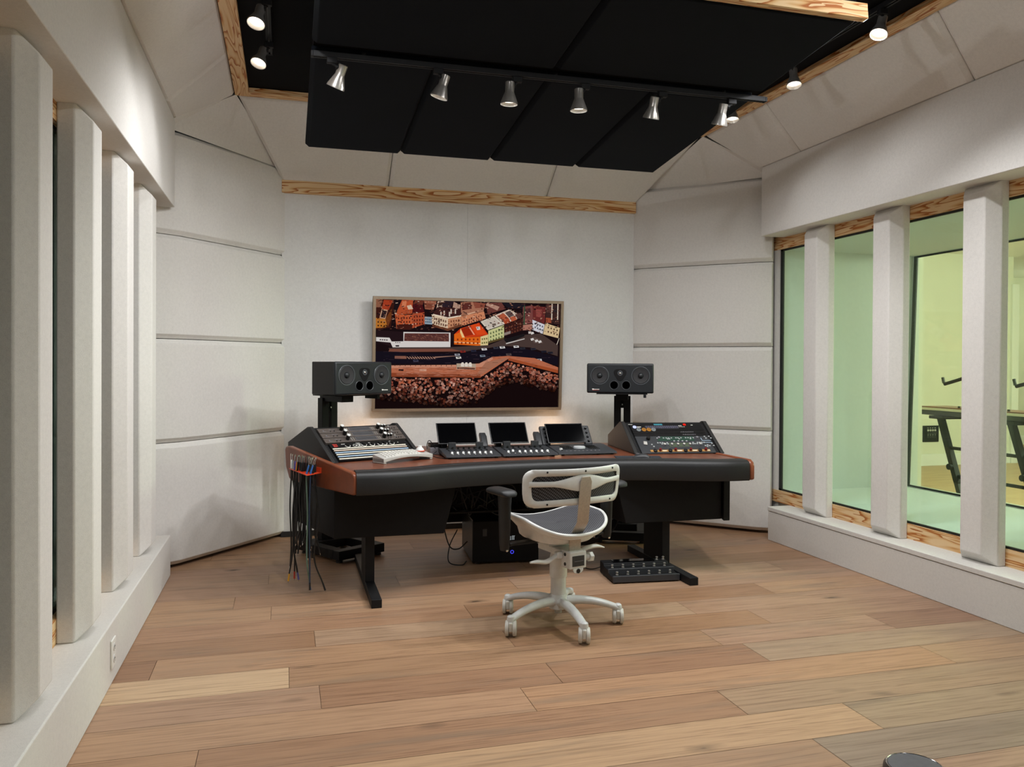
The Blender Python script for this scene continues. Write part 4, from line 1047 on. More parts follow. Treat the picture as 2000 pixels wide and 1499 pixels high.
# ================================================================== FADER CONTROLLERS AND TABLETS
YC, ZC = 5.205, .775
def fader_surface(label, x0, w):
    t = thing('fader_controller', label, 'controller', (x0, YC, ZC), group='grey fader controllers in front of the tablets')
    mb = MB(); mb.prism([(0, 0, .012), (0, .02, .0235), (0, .30, .05), (0, .34, .05), (0, .34, .018), (0, .02, .006)], (w, 0, 0))
    mb.build('body', M_MGREY, t, bevel=.003)
    sl_ = (.05 - .0235) / .28; sf = lambda y: .0235 + (y - .02) * sl_
    for i in range(8):
        x = .052 + i * (w - .085) / 7.6
        MB().box(x - .0015, x + .0015, .045, .155, .0, .0008, Matrix.Translation((0, 0, sf(.1))) @ Matrix.Translation((0, .1, 0)) @ Matrix.Rotation(math.atan(sl_), 4, 'X') @ Matrix.Translation((0, -.1, 0))).build('fader_slot', M_KNOB, t, smooth=False)
        y = .075 if not (i == 1 and 'middle' in label) else .105
        f = MB().loft([[(x - .0075, y - .013, sf(y)), (x + .0075, y - .013, sf(y)), (x + .0075, y + .013, sf(y)), (x - .0075, y + .013, sf(y))],
                   [(x - .006, y - .006, sf(y) + .013), (x + .006, y - .006, sf(y) + .013), (x + .006, y + .006, sf(y) + .013), (x - .006, y + .006, sf(y) + .013)]]).build('fader_cap', M_WHITEP, t, bevel=.001)
        MB().lathe([(.0075, 0), (.0068, .015), (.0005, .0155)], 14, Matrix.Translation((x - .004, .218, sf(.218)))).build('knob', M_KNOB, t)
        for yy in (.166, .186): MB().box(x - .008, x + .004, yy, yy + .008, sf(yy), sf(yy) + .003).build('button', M_KNOB if yy < .19 else M_GREYPRINT, t, smooth=False)
        MB().box(x - .002, x + .004, .040, .046, sf(.04), sf(.04) + .002).build('button', M_WHITE, t, smooth=False)
    # cradle behind
    MB().prism([(.02, .285, .05), (.02, .34, .05), (.02, .40, .12), (.02, .385, .14), (.02, .335, .12)], (.045, 0, 0)).build('cradle_arm', M_DGREY, t, bevel=.006)
    MB().prism([(w - .065, .285, .05), (w - .065, .34, .05), (w - .065, .40, .12), (w - .065, .385, .14), (w - .065, .335, .12)], (.045, 0, 0)).build('cradle_arm', M_DGREY, t, bevel=.006)
    for xx in (.06, w - .12): MB().box(xx, xx + .05, .228, .262, .040, .088).build('cradle_lip', M_DGREY, t, bevel=.002)
    for xx in (.03, w - .03):
        for yy in (.03, .31): MB().lathe([(.012, 0), (.010, .0075 + (.01 if yy > .1 else 0))], 12, Matrix.Translation((xx, yy, 0))).build('foot', M_RUBBER, t)
    return t
fader_surface('grey eight-fader controller, left one of the row, beside the white keyboard', 1.012, .372)
fader_surface('grey eight-fader controller, middle one of the row behind the armrest', 1.398, .385)
# transport dock
dk = thing('transport_dock', 'grey control dock with jog wheel and two knob wings, right of the fader controllers', 'controller', (1.795, YC + .03, ZC), group='grey fader controllers in front of the tablets')
w = .43
MB().prism([(0, 0, .011), (0, .02, .0235), (0, .26, .05), (0, .32, .05), (0, .32, .028), (0, .02, .006)], (w, 0, 0)).build('body', M_MGREY, dk, bevel=.003)
sd = (.05 - .0235) / .24; sf = lambda y: .0235 + (y - .02) * sd
MB().lathe([(.042, 0), (.042, .012), (.036, .016), (.0005, .016)], 32, Matrix.Translation((.195, .13, sf(.13)))).build('jog_wheel', simple('frosted_jog_wheel', 'b9bcbe', .3), dk)
f = MB().box(.036, .052, .075, .1, sf(.08), sf(.08) + .014).build('fader_cap', M_WHITEP, dk, bevel=.001)
MB().box(.0425, .0455, .05, .19, sf(.12) - .004, sf(.12) + .0015).build('fader_slot', M_KNOB, dk, smooth=False)
for i in range(5):
    for j in range(5):
        for xb in (.075, .262): MB().box(xb + i * .0155, xb + .012 + i * .0155, .095 + j * .026, .113 + j * .026, sf(.1 + j * .026), sf(.1 + j * .026) + .004).build('button', M_KNOB if j else M_DGREY, dk, smooth=False)
for i in range(9): MB().box(.07 + i * .03, .08 + i * .03, .05, .058, sf(.05), sf(.05) + .003).build('button', M_GREYPRINT, dk, smooth=False)
for x, xt in ((-.03, -.05), (.288, .268)):
    m = Matrix.Translation((x, .265, .045)) @ Matrix.Rotation(rad(50), 4, 'X')
    a = MB().box(0, .06, 0, .165, -.014, .012, m).build('knob_wing', M_DGREY, dk, bevel=.008, seg=3)
    for k in range(4): MB().lathe([(.0095, 0), (.0085, .014), (.0005, .0145)], 14, m @ Matrix.Translation((.032, .025 + k * .037, .012))).build('knob', M_KNOB, a)
for xx in (.04, w - .03):
    for yy in (.03, .29): MB().lathe([(.012, 0), (.010, .0075 + (.018 if yy > .1 else 0))], 12, Matrix.Translation((xx, yy, 0))).build('foot', M_RUBBER, dk)
def tablet(label, x, y, z, w, rx, h=.172):
    t = thing('tablet', label, 'tablet', (x, y, z), (rx, 0, 0), group='dark tablets above the faders')
    MB().box(0, w, 0, .008, 0, h).build('case', M_KNOB, t, bevel=.0035, seg=3)
    MB().box(.007, w - .007, -.0012, .0005, .007, h - .007).build('screen', M_SCREEN, t, smooth=False)
    MB().lathe([(.002, 0), (.002, .001), (.0003, .001)], 10, Matrix.Translation((w / 2, -.0008, h - .0035)) @ Matrix.Rotation(rad(90), 4, 'X')).build('camera_dot', M_DGREY, t)
    return t
rx = -rad(37)
tablet('dark tablet standing behind the left fader controller', 1.003, 5.45, .852, .278, rx)
tablet('dark tablet standing behind the middle fader controller', 1.376, 5.45, .850, .272, rx)
tablet('dark tablet between the two knob wings of the control dock', 1.79, 5.45, .842, .286, rx, .165)
# small silver interface and cables behind the left controller
ib = thing('audio_interface', 'small silver and black box behind the left fader controller', 'audio box', (.955, 5.50, .775))
MB().box(0, .12, 0, .12, 0, .05).build('case', M_GREYPRINT, ib, bevel=.004)
MB().box(.004, .116, .004, .116, .05, .074).build('top_case', M_BLACK, ib, bevel=.003)
def cable(label, pts, r=.003, mat=None, group=None, n=8, name='cable'):
    c = catmull(pts, n); o0 = c[0].copy()
    mb = MB().tube([p - o0 for p in c], r, 7)
    o = mb.build(name, mat or M_RUBBER, None, angle=60); o.location = o0
    return tag(o, label, 'cable', group, 'thing')
cable('thin black cable looping from the silver box to the white keyboard', [(.99, 5.49, .82), (.94, 5.42, .88), (.91, 5.35, .87), (.90, 5.3, .835)], .0028)
cable('thin black cable lying on the desk beside the silver box', [(1.0, 5.49, .80), (.95, 5.38, .786), (.97, 5.30, .779), (1.01, 5.24, .7785)], .0028)

# ================================================================== WHITE KEYBOARD
MKB = Matrix.Translation((.588, 5.045, .7787)) @ Matrix.Rotation(rad(31), 4, 'Z')
kb = thing('keyboard', 'arched white keyboard with round dial at its right end, before the left rack', 'keyboard', matrix=MKB)
kw = .40
arch = lambda x: .022 * (1 - (2 * x / kw - 1) ** 2)
bot = [(x, 0, .004 + arch(x)) for x in [kw * k / 14 for k in range(15)]]
top = [(x, 0, .030 + .5 * arch(x)) for x in [kw * k / 14 for k in range(14, -1, -1)]]
mb = MB(); r0 = [Vector(p) for p in bot] + [Vector(p) for p in top]
r1 = [Vector((p.x, .115, p.z + (.020 if i >= 15 else .0))) for i, p in enumerate(r0)]
mb.loft([r0, r1]); mb.build('body', M_GREYP, kb, bevel=.0025, angle=30)
for x in (0, kw - .022): MB().box(x, x + .022, .002, .113, -.003, .03).build('leg', M_GREYP, kb, bevel=.003)
ks = .02 / .115
M_KEY = simple('key_caps', 'c4c1bb', .5, vary=.03)
MB().loft([[Vector((x, .010, .0305 + .5 * arch(x))), Vector((x, .108, .0305 + .5 * arch(x) + .098 * ks)), Vector((x, .108, .026)), Vector((x, .010, .026))] for x in [.024 + .29 * k / 10 for k in range(11)]]).build('key_bed', M_GREYPRINT, kb, smooth=False)
for j in range(4):
    for i in range(12):
        x = .028 + i * .0235 + j * .003; y = .014 + j * .0235
        if j == 0 and 3 <= i <= 7:
            if i > 3: continue
            wk = .0235 * 5 - .003
        else: wk = .0198
        z = .030 + .5 * arch(x) + y * ks
        MB().loft([[(x, y, z - .001), (x + wk, y, z - .001), (x + wk, y + .0198, z + .0025), (x, y + .0198, z + .0025)],
                   [(x + .002, y + .003, z + .0055), (x + wk - .002, y + .003, z + .0055), (x + wk - .002, y + .0175, z + .0085), (x + .002, y + .0175, z + .0085)]]).build('key', M_KEY, kb, smooth=False)
mdl = Matrix.Translation((.352, .075, .030 + .075 * ks + .004))
rg = tag(MB().lathe([(.034, 0), (.034, .004), (.029, .005), (.0005, .005)], 28, mdl).build('dial_ring', M_ORANGE, kb), 'orange ring')
MB().lathe([(.028, .004), (.027, .010), (.021, .020), (.014, .026), (.013, .036), (.0005, .038)], 28, mdl).build('dial', M_WHITEP, kb)

# ================================================================== MOUSE
mm = thing('mouse_mat', 'dark navy mouse mat on the desk before the right rack', 'mouse mat', (2.10, 4.975, .776))
MB().prism([(0.02, .02, 0), (.30, -.09, .0), (.36, .09, .0), (.06, .17, 0)], (0, 0, .003)).build('mat', M_PAD, mm, smooth=False)
mm.location.z = .7755
mo = thing('computer_mouse', 'black computer mouse lying on the navy mat', 'mouse', (2.285, 4.975, .779), (0, 0, rad(60)))
mb = MB(); rg_ = []
for k in range(9):
    y = -.055 + .11 * k / 8; s = math.sqrt(max(.05, 1 - (y / .06) ** 2)); hh = .030 * s * (1.0 - .15 * (y / .06)); ww = .031 * (.55 + .45 * s)
    rg_.append([Vector((ww * math.cos(a), y, hh * max(0, math.sin(a)) ** .8)) for a in [math.pi * i / 12 for i in range(13)]])
mb.loft(rg_); mb.build('body', M_DGREY, mo, angle=50)
MB().box(-.002, .002, .012, .034, .026, .0315).build('wheel', M_GREYPRINT, mo, smooth=False)

# ================================================================== CABLE HANGER AND PATCH CABLES
hg = thing('cable_hanger', 'orange plastic cable hanger fixed to the left end of the desk', 'cable hanger', tuple(MWL @ Vector((0, .535, -.031))), (0, 0, TH_W))
MB().box(-.006, 0, -.16, .16, -.003, .03).build('back_plate', M_ORANGE, hg, bevel=.001)
MB().prism([(0, -.155, 0), (-.122, -.205, 0), (-.055, .155, 0), (0, .155, 0)], (0, 0, -.004)).build('shelf', M_ORANGE, hg, bevel=.0008)
sh = MB()
for k in range(7):
    y = -.16 + k * .045; sh.box(-.11 + .009 * k, -.03, y - .003, y + .003, .0, .004)
sh.build('tine', M_ORANGE, hg, smooth=False)
MH = chain(hg)
rngc = random.Random(21)
CB = {'black': M_RUBBER}
for nm, hx in (('white', 'd4d2cb'), ('grey', '7f8c8c'), ('red', 'b8382a'), ('yellow', 'd29a2c'), ('violet', '5b5a9c'), ('blue', '2d64a8'), ('lightblue', '7fb0d8'), ('green', '5f7a6c')):
    CB[nm] = simple('cable_boot_' + nm, hx, .45)
def patch(label, u, v, zlow, lean, boot, lowboot, group, sway=0., wire=None, zj=.0):
    """hangs from (u,v) on the hanger shelf"""
    p = MH @ Vector((u, v, 0)); L = Vector(lean)
    t = thing('patch_cable', label, 'cable', p, group=group)
    dirv = (L + Vector((0, 0, 1))).normalized()
    MB().cyl(dirv * .002, dirv * .055, .0062, .0048, 10).build('boot', CB[boot], t)
    MB().cyl(dirv * .055, dirv * .086, .0031, seg=8).cyl(dirv * .086, dirv * .096, .0026, .0012, 8).build('plug', M_CHROME, t)
    h = p.z - zlow
    pts = [dirv * .004, Vector((0, 0, -.05)), Vector((sway * .6 + rngc.uniform(-.006, .006), rngc.uniform(-.006, .006), -h * .35)), Vector((sway * .3 + rngc.uniform(-.009, .009), rngc.uniform(-.008, .008), -h * .7)), Vector((sway, rngc.uniform(-.01, .01), -h + .06))]
    MB().tube(catmull(pts, 7), .0046, 7).build('wire', wire or M_RUBBER, t, angle=60)
    e = pts[-1]; d = (pts[-1] - pts[-2]).normalized()
    MB().cyl(e, e + d * .045, .005, .0058, 9).build('boot', CB[lowboot], t)
    MB().cyl(e + d * .045, e + d * .058, .003, .0012, seg=8).build('plug', M_CHROME, t)
    return t
gb = 'patch cables with black boots on the orange hanger'
uv = lambda k, n, a=.0: (-.088 + .028 * k / n + a, -.17 + .29 * k / n)
patch('patch cable with a white upper boot, farthest left in the orange hanger', -.052, .128, .07, (-.02, 0, 0), 'white', 'white', None, -.005)
patch('patch cable with a grey boot beside the white one in the orange hanger', -.058, .098, .045, (-.01, .0, 0), 'grey', 'lightblue', None, .03)
patch('patch cable with a red upper boot in the orange hanger', -.064, .058, .05, (.03, 0, 0), 'red', 'red', None, .0)
patch('patch cable with a violet upper boot beside the red one', -.07, .05, .045, (.06, 0, 0), 'violet', 'violet', None, .02)
patch('patch cable with a yellow upper boot in the orange hanger', -.075, .015, .05, (.10, 0, 0), 'yellow', 'yellow', None, -.04)
patch('patch cable with a blue upper boot leaning right in the orange hanger', -.10, -.16, .03, (.26, -.05, 0), 'blue', 'blue', None, .02, wire=CB['green'])
patch('patch cable with a lighter blue upper boot leaning right, outermost in the hanger', -.085, -.178, .035, (.30, -.02, 0), 'blue', 'black', None, .0, wire=simple('dark_blue_wire', '20304a', .5))
patch('longest black patch cable of the orange hanger, its tip curling to the floor', -.06, -.165, .02, (.2, .0, 0), 'black', 'black', None, .06)
lab = 'black patch cable with a silver plug, one of the bunch in the orange hanger'
for k in range(20):
    u, v = uv(rngc.uniform(7, 19), 20); u += rngc.uniform(-.012, .03); v -= .0
    patch(lab, u, -.16 + .19 * (k / 19) + rngc.uniform(-.006, .006), rngc.uniform(.20, .30), (rngc.uniform(-.03, .12), rngc.uniform(-.08, .08), 0), 'black', 'black', gb, rngc.uniform(-.02, .02))

# ================================================================== UNDER THE DESK
pc = thing('desktop_computer', 'black computer case on the floor under the desk with a blue ring light', 'computer', (1.256, 5.494, 0), (0, 0, rad(-4.5)))
MB().box(0, .47, .012, .56, .012, .31).build('case', M_KNOB, pc, bevel=.006)
MB().prism([(0, 0, .02), (.47, 0, .02), (.47, .014, .02), (0, .014, .02)], (0, 0, .285)).build('front_panel', M_BLACK, pc, bevel=.004)
MB().tube([(.279 + .011 * math.cos(a), -.001, .083 + .011 * math.sin(a)) for a in [rad(d) for d in range(0, 361, 20)]], .0022, 6).build('power_ring', M_BLUELED, pc)
mb = MB()
for q in ((.270, .286, .204, .207), (.270, .286, .215, .218), (.270, .286, .226, .229), (.268, .2705, .204, .229), (.290, .293, .204, .233), (.2965, .2995, .204, .233), (.290, .31, .230, .233), (.303, .306, .204, .233), (.278, .2805, .204, .229)): mb.box(q[0] - .012, q[1] - .012, -.0025, -.0005, q[2] - .036, q[3] - .036)
mb.build('logo', M_PALELED, pc, smooth=False)
MB().prism([(.24, -.004, .125), (.262, -.004, .138), (.47, -.004, .165), (.47, -.004, .157), (.30, -.004, .131), (.262, -.004, .119)], (0, .005, 0)).build('trim_ridge', M_DGREY, pc, smooth=False)
MB().box(.07, .1, -.003, .0, .2, .25).build('drive_slot', M_DGREY, pc, bevel=.001)
for x in (.04, .43):
    for y in (.05, .5): MB().lathe([(.016, 0), (.015, .0125)], 12, Matrix.Translation((x, y, 0))).build('foot', M_RUBBER, pc)
wb = thing('power_adapter', 'small white power adapter on the cable tray behind the chair', 'adapter', (1.60, 5.33, .412))
MB().box(0, .085, 0, .05, 0, .028).build('case', M_WHITEPAINT, wb, bevel=.004)
for x in (.045, .058): MB().box(x, x + .005, -.001, .001, .006, .02).build('slot', M_DGREY, wb, smooth=False)
gbx = thing('network_switch', 'slate grey box on the cable tray right of the white adapter', 'box', (1.88, 5.32, .412))
MB().box(0, .16, 0, .13, 0, .06).build('case', M_MGREY, gbx, bevel=.004)
# cables
lab2 = 'black cable looping in the tangle on the tray under the desk'
rr = random.Random(4)
for k in range(9):
    x0 = rr.uniform(.99, 1.12)
    pts = [(x0, 5.44, .418)]
    for j in range(5): pts.append((x0 + .07 * (j + 1) + rr.uniform(-.06, .06), 5.38 + rr.uniform(-.08, .06), .43 + rr.uniform(-.06, .14)))
    pts.append((pts[-1][0] + .05, 5.45, .418))
    cable(lab2, pts, .0042, group='cables in the tangle under the desk')
lab3 = 'thick black cable in the bundle sagging beside the right desk leg'
for k in range(8):
    a = k * .012
    cable(lab3, [(2.38, 5.50 + a, .5 - a), (2.33 + a, 5.42, .36), (2.24, 5.36 + a, .22 + .4 * a), (2.10, 5.40 - a, .13 + .6 * a), (1.97, 5.5 + a, .115 + a), (1.85, 5.62, .17 + a)], .0075, group='cable bundle by the right desk leg')
cable('thin black cable from the bundle running over the floor to the pedalboard', [(1.95, 5.45, .1), (1.96, 5.3, .02), (2.0, 5.18, .006), (2.06, 5.12, .03), (2.09, 5.085, .05)], .0035)
cable('thin black cable looping on the floor left of the computer case', [(1.20, 5.75, .20), (1.12, 5.62, .12), (1.10, 5.55, .02), (1.18, 5.50, .0055), (1.235, 5.60, .006)], .004)
cable('black cable hanging in a shallow loop left of the computer case', [(1.05, 5.60, .35), (1.10, 5.56, .14), (1.17, 5.58, .10), (1.245, 5.62, .14)], .0045)

# pedalboard
pb = thing('foot_controller', 'black foot controller with chrome foot switches against the right desk foot', 'pedalboard', (2.014, 4.80, 0), (0, 0, rad(-5)))
MB().prism([(0, 0, .008), (0, .0, .040), (0, .10, .045), (0, .105, .062), (0, .20, .067), (0, .205, .082), (0, .285, .086), (0, .285, .008)], (.45, 0, 0)).build('body', M_BLACKM, pb, bevel=.003)
MB().box(.07, .36, .215, .275, .0845, .09).build('display', M_SCREEN, pb, bevel=.001)
for y, z, xs in ((.055, .0428, [.045 + .072 * i for i in range(6)]), (.155, .0646, [.045 + .072 * i for i in range(6)]), (.245, .0842, [.385, .43])):
    for x in xs:
        f = MB().lathe([(.0095, 0), (.0095, .004), (.006, .006), (.006, .014), (.0085, .016), (.0085, .02), (.005, .0225), (.0005, .023)], 14, Matrix.Translation((x, y, z))).build('foot_switch', M_NICKEL, pb)
MB().box(0, .45, -.004, .012, .008, .05).box(0, .45, .096, .11, .04, .072).build('front_rail', M_MGREY, pb, bevel=.003)
for x in (.03, .42):
    for y in (.03, .25): MB().lathe([(.012, 0), (.011, .0085)], 12, Matrix.Translation((x, y, 0))).build('foot', M_RUBBER, pb)

# ================================================================== TASK CHAIR
ch = thing('task_chair', 'white task chair with grey mesh seat and back, turned away before the desk', 'chair', (1.42, 4.14, 0), (0, 0, rad(15)))
# five-star base
MB().lathe([(.03, .085), (.05, .09), (.052, .135), (.046, .16), (.044, .165), (.0005, .165)], 28).build('hub', M_WHITEM, ch)
MB().lathe([(.0005, .062), (.02, .062), (.021, .086), (.0005, .086)], 16).build('hub_peg', M_GREYP, ch)
MB().lathe([(.0415, .150), (.0415, .262), (.0005, .262)], 28).build('gas_column', M_WHITEM, ch)
MB().lathe([(.046, .258), (.0475, .262), (.0475, .352), (.047, .36), (.040, .392), (.0005, .392)], 28).build('column_sleeve', M_WHITEM, ch)
for k in range(5):
    a = rad(203 + 72 * k - 15); d = Vector((math.cos(a), math.sin(a), 0)); s = Vector((-d.y, d.x, 0))
    rings = []
    for tt in range(11):
        f = tt / 10; r = .03 + .295 * f; z = .128 + .012 * math.sin(f * 2.2) - .052 * f * f; hw = .030 - .008 * f; hh = .025 - .008 * f
        c = d * r + Vector((0, 0, z)); tl_ = Vector((d.x * .9, d.y * .9, -.25 * f))
        rings.append([c + s * (hw * math.cos(b)) + Vector((0, 0, 1)) * (hh * math.sin(b)) for b in [2 * math.pi * i / 16 for i in range(16)]])
    lg = MB().loft(rings).build('leg', M_WHITEM, ch, angle=60)
    e = d * .325
    MB().lathe([(.0005, .074), (.021, .075), (.0215, .088), (.019, .102), (.012, .108), (.0005, .109)], 20, Matrix.Translation(e)).build('leg_end', M_WHITEM, lg)
    swing = rad((205, 262, 283, 80, 300)[k]); md = Vector((math.cos(swing - rad(15)), math.sin(swing - rad(15)), 0)); ax = Vector((-md.y, md.x, 0))
    md = Vector((math.sin(rad(-34)), -math.cos(rad(-34)), 0)); ax = Vector((-md.y, md.x, 0))
    cz = Matrix((( ax.x, 0, md.x, e.x), (ax.y, 0, md.y, e.y), (0, 1, 0, .041), (0, 0, 0, 1)))
    cs_ = MB().box(-.011, .011, -.012, .036, -.030, .034, cz).build('castor', M_CAST, ch, bevel=.006, seg=3)
    for sx in (-1, 1):
        ca = Vector((e.x, e.y, .041)) + ax * (.0105 * sx); cb = Vector((e.x, e.y, .041)) + ax * (.033 * sx)
        q = (cb - ca).to_track_quat('Z', 'Y').to_matrix().to_4x4(); q.translation = ca
        wl = MB().lathe([(.036, 0), (.041, .002), (.041, .012), (.037, .018), (.02, .02), (.0005, .02)], 28, q).build('wheel', M_CAST, cs_)
# mechanism
MB().box(-.055, .055, -.10, .12, .392, .425).box(-.075, .075, -.02, .16, .425, .44).build('mechanism', M_WHITEM, ch, bevel=.004)
bx = MB().box(-.052, .052, -.185, -.10, .338, .428).build('tilt_box', M_WHITEM, ch, bevel=.006, seg=3)
tag(MB().box(-.037, .037, -.1875, -.184, .352, .406).build('name_plate', M_DGREY, bx, smooth=False), 'dark grey plate')
MB().box(-.026, .030, -.1885, -.187, .3775, .3795).build('plate_line', M_GREYPRINT, bx, smooth=False)
MB().prism([(-.032, -.186, .34), (.032, -.186, .34), (.030, -.186, .328), (.02, -.186, .318), (0, -.186, .313), (-.02, -.186, .318), (-.03, -.186, .328)], (0, .006, 0)).build('lug', M_WHITEM, bx)
MB().cyl((0, -.1875, .327), (0, -.184, .327), .012, seg=18).build('lug_hole', M_KNOB, bx)
for z in (.36, .41): MB().cyl((-.054, -.14, z), (-.051, -.14, z), .009, seg=14).build('bolt_hole', M_KNOB, bx)
MB().cyl((.052, -.145, .382), (.098, -.145, .382), .016, seg=18).build('adjust_shaft', M_GREYP, ch)
MB().cyl((.094, -.145, .382), (.116, -.145, .382), .027, seg=6).build('adjust_knob', M_WHITEP, ch, bevel=.002)
def paddle(pts, radii, name, flat):
    c = catmull(pts, 6); n = len(c); rings = []
    for i, p in enumerate(c):
        f = i / (n - 1) * (len(radii) - 1); j = min(int(f), len(radii) - 2); r = radii[j] + (radii[j + 1] - radii[j]) * (f - j)
        d = (c[min(i + 1, n - 1)] - c[max(i - 1, 0)]).normalized(); sd_ = Vector((0, 1, 0)); u_ = d.cross(sd_).normalized()
        rings.append([p + sd_ * (r * 1.5 * math.cos(b)) + u_ * (r * flat * math.sin(b)) for b in [2 * math.pi * k / 14 for k in range(14)]])
    return MB().loft(rings).build(name, M_WHITEP, ch, angle=60)
paddle([(-.075, -.10, .402), (-.10, -.105, .392), (-.15, -.11, .376), (-.205, -.115, .384), (-.252, -.12, .386)], [.013, .012, .014, .013, .006], 'lever', .8)
paddle([(.03, -.06, .40), (.09, -.065, .398), (.15, -.07, .412), (.20, -.075, .414), (.245, -.08, .402)], [.009, .01, .013, .012, .004], 'lever', .8)
MB().box(-.088, -.05, -.125, -.085, .385, .42).build('lever_mount', M_WHITEM, ch, bevel=.008, seg=3)
# seat
def seat_outline(k, n, sc=1.):
    a = 2 * math.pi * k / n; c, s = math.cos(a), math.sin(a); e = .62
    x = .252 * math.copysign(abs(c) ** e, c) * sc; y = .225 * math.copysign(abs(s) ** e, s) * sc
    return x * (1 - .10 * (y < 0) * (y / .235) ** 2), y + .02
def seat_z(x, y): return .553 + .75 * x * x + .035 * max(0, (y + .05)) - .25 * max(0, y - .14) ** 2 * 4 - .22 * max(0, -.05 - y)
NS = 64; rings = []
mb = MB()
for sc in (1.0, .85, .7, .55, .4, .25, .1, .01):
    ring = []
    for k in range(NS):
        x, y = seat_outline(k, NS, sc); y = (y - .02) + .02; ring.append(Vector((x, y, seat_z(x, y) - .012 * (1 - sc))))
    rings.append(ring)
mb.loft(rings, caps=False)
mb.build('seat', M_MESHGREY, ch, angle=80, solid=.006)
tb = [Vector((*seat_outline(k, NS), 0)) for k in range(NS + 1)]
for p in tb: p.z = seat_z(p.x, p.y) - .004
MB().tube(tb, .0095, 10).build('seat_rim', M_WHITEP, ch, angle=80)
rings = []
for sc, dz in ((1.0, -.008), (.985, -.024), (.90, -.034), (.78, -.038), (.74, -.076), (.68, -.088), (.02, -.09)):
    rings.append([Vector((x, y, (seat_z(x, y) if dz > -.037 else .553 + .3 * (seat_z(x, y) - .553)) + dz)) for x, y in [seat_outline(k, NS, sc) for k in range(NS)]])
MB().loft(rings, caps=False).build('seat_pan', M_WHITEP, ch, angle=50)
# arms
for s in (-1, 1):
    rings = []
    for z, hw, hd, yo in ((.43, .020, .030, .0), (.46, .0235, .036, .0), (.55, .0265, .04, .0), (.66, .030, .043, .0), (.72, .034, .045, 0)):
        rings.append([Vector(((.325 if s < 0 else .335) * s + hw * math.cos(b), .02 + yo + hd * math.sin(b), z)) for b in [2 * math.pi * i / 20 for i in range(20)]])
    po = MB().loft(rings).build('arm_post', M_DGREY if False else M_RUBBER, ch, angle=60)
    MB().lathe([(.007, 0), (.007, .006), (.0005, .008)], 12, Matrix.Translation(((.325 if s < 0 else .335) * s, -.004, .434)) @ Matrix.Rotation(rad(90), 4, 'X')).build('arm_bolt', M_CHROME, po)
    MB().box(min(.075 * s, .303 * s), max(.075 * s, .303 * s), -.0, .05, .452, .466).build('arm_bracket', M_RUBBER, ch, bevel=.003)
    rings = []
    for k in range(13):
        f = k / 12; y = -.085 + .21 * f; tpr = min(1, math.sqrt(max(.02, 1 - (2 * f - 1) ** 6))); hw = .047 * (.55 + .45 * tpr); zt_ = .752 - .012 * (1 - tpr); hh = .016 * tpr + .003
        rings.append([Vector(((.345 if s < 0 else .37) * s + hw * math.copysign(abs(math.cos(b)) ** .7, math.cos(b)), y, zt_ - .014 + hh * math.copysign(abs(math.sin(b)) ** .8, math.sin(b)))) for b in [2 * math.pi * i / 20 for i in range(20)]])
    MB().loft(rings).build('armrest', M_RUBBER, ch, angle=60)
# back: curved ring frame, mesh, bow and steel bar
BW, BH, BZ, BY = .305, .094, .772, -.225
bcy = lambda x, z: BY + 1.05 * x * x - .10 * (z - BZ)
def rrect(w, h, r, n):
    pts = []
    for cx, cy, a0 in ((w - r, h - r, 0), (-w + r, h - r, 90), (-w + r, -h + r, 180), (w - r, -h + r, 270)):
        for i in range(n): a = rad(a0 + 90 * i / (n - 1)); pts.append((cx + r * math.cos(a), cy + r * math.sin(a)))
    out = []
    for (a, b), (c, d) in zip(pts, pts[1:] + pts[:1]):
        m_ = max(1, int(math.hypot(c - a, d - b) / .03))
        for i in range(m_): out.append((a + (c - a) * i / m_, b + (d - b) * i / m_))
    return out
def squeeze(x, z): return (x * (1 - .045 * (-z / BH if z < 0 else 0)), z - .14 * x * x + (.012 * (x / BW) ** 2 if z > 0 else 0))
def ringpts(w, h, r): return [squeeze(x, z) for x, z in rrect(w, h, r, 8)]
def resample(pts, n):
    P = [Vector((*p, 0)) for p in pts]; P.append(P[0]); L = [0]
    for a, b in zip(P, P[1:]): L.append(L[-1] + (b - a).length)
    out = []
    for i in range(n):
        t_ = L[-1] * i / n; j = max(k for k in range(len(L) - 1) if L[k] <= t_ + 1e-9); f = (t_ - L[j]) / (L[j + 1] - L[j]); q = P[j].lerp(P[j + 1], f); out.append((q.x, q.y))
    return out
NO = 96
po_ = resample(ringpts(BW, BH, .048), NO); pi_ = resample(ringpts(BW - .036, BH - .034, .028), NO)
pm = [((a[0] + b[0]) / 2, (a[1] + b[1]) / 2) for a, b in zip(po_, pi_)]
loop = lambda pts, off: [Vector((x, bcy(x, z + BZ) + off, z + BZ)) for x, z in pts]
mb = MB(); ringsF = [loop(po_, .008), loop(po_, -.004), loop(pm, -.013), loop(pi_, -.004), loop(pi_, .008), loop(po_, .008)]
mb.loft(ringsF, caps=False); mb.build('back_frame', M_WHITEP, ch, angle=60)
mb = MB(); nx, nz = 22, 8; grid = []
for j in range(nz + 1):
    row = []
    for i in range(nx + 1):
        x = -(BW - .03) + 2 * (BW - .03) * i / nx; z = -(BH - .028) + 2 * (BH - .028) * j / nz; x, z = squeeze(x, z); row.append(Vector((x, bcy(x, z + BZ) + .006, z + BZ)))
    grid.append(row)
mb.loft(grid, close=False, caps=False); mb.build('back_mesh', M_MESHGREY, ch, angle=80, solid=.003)
rings = []
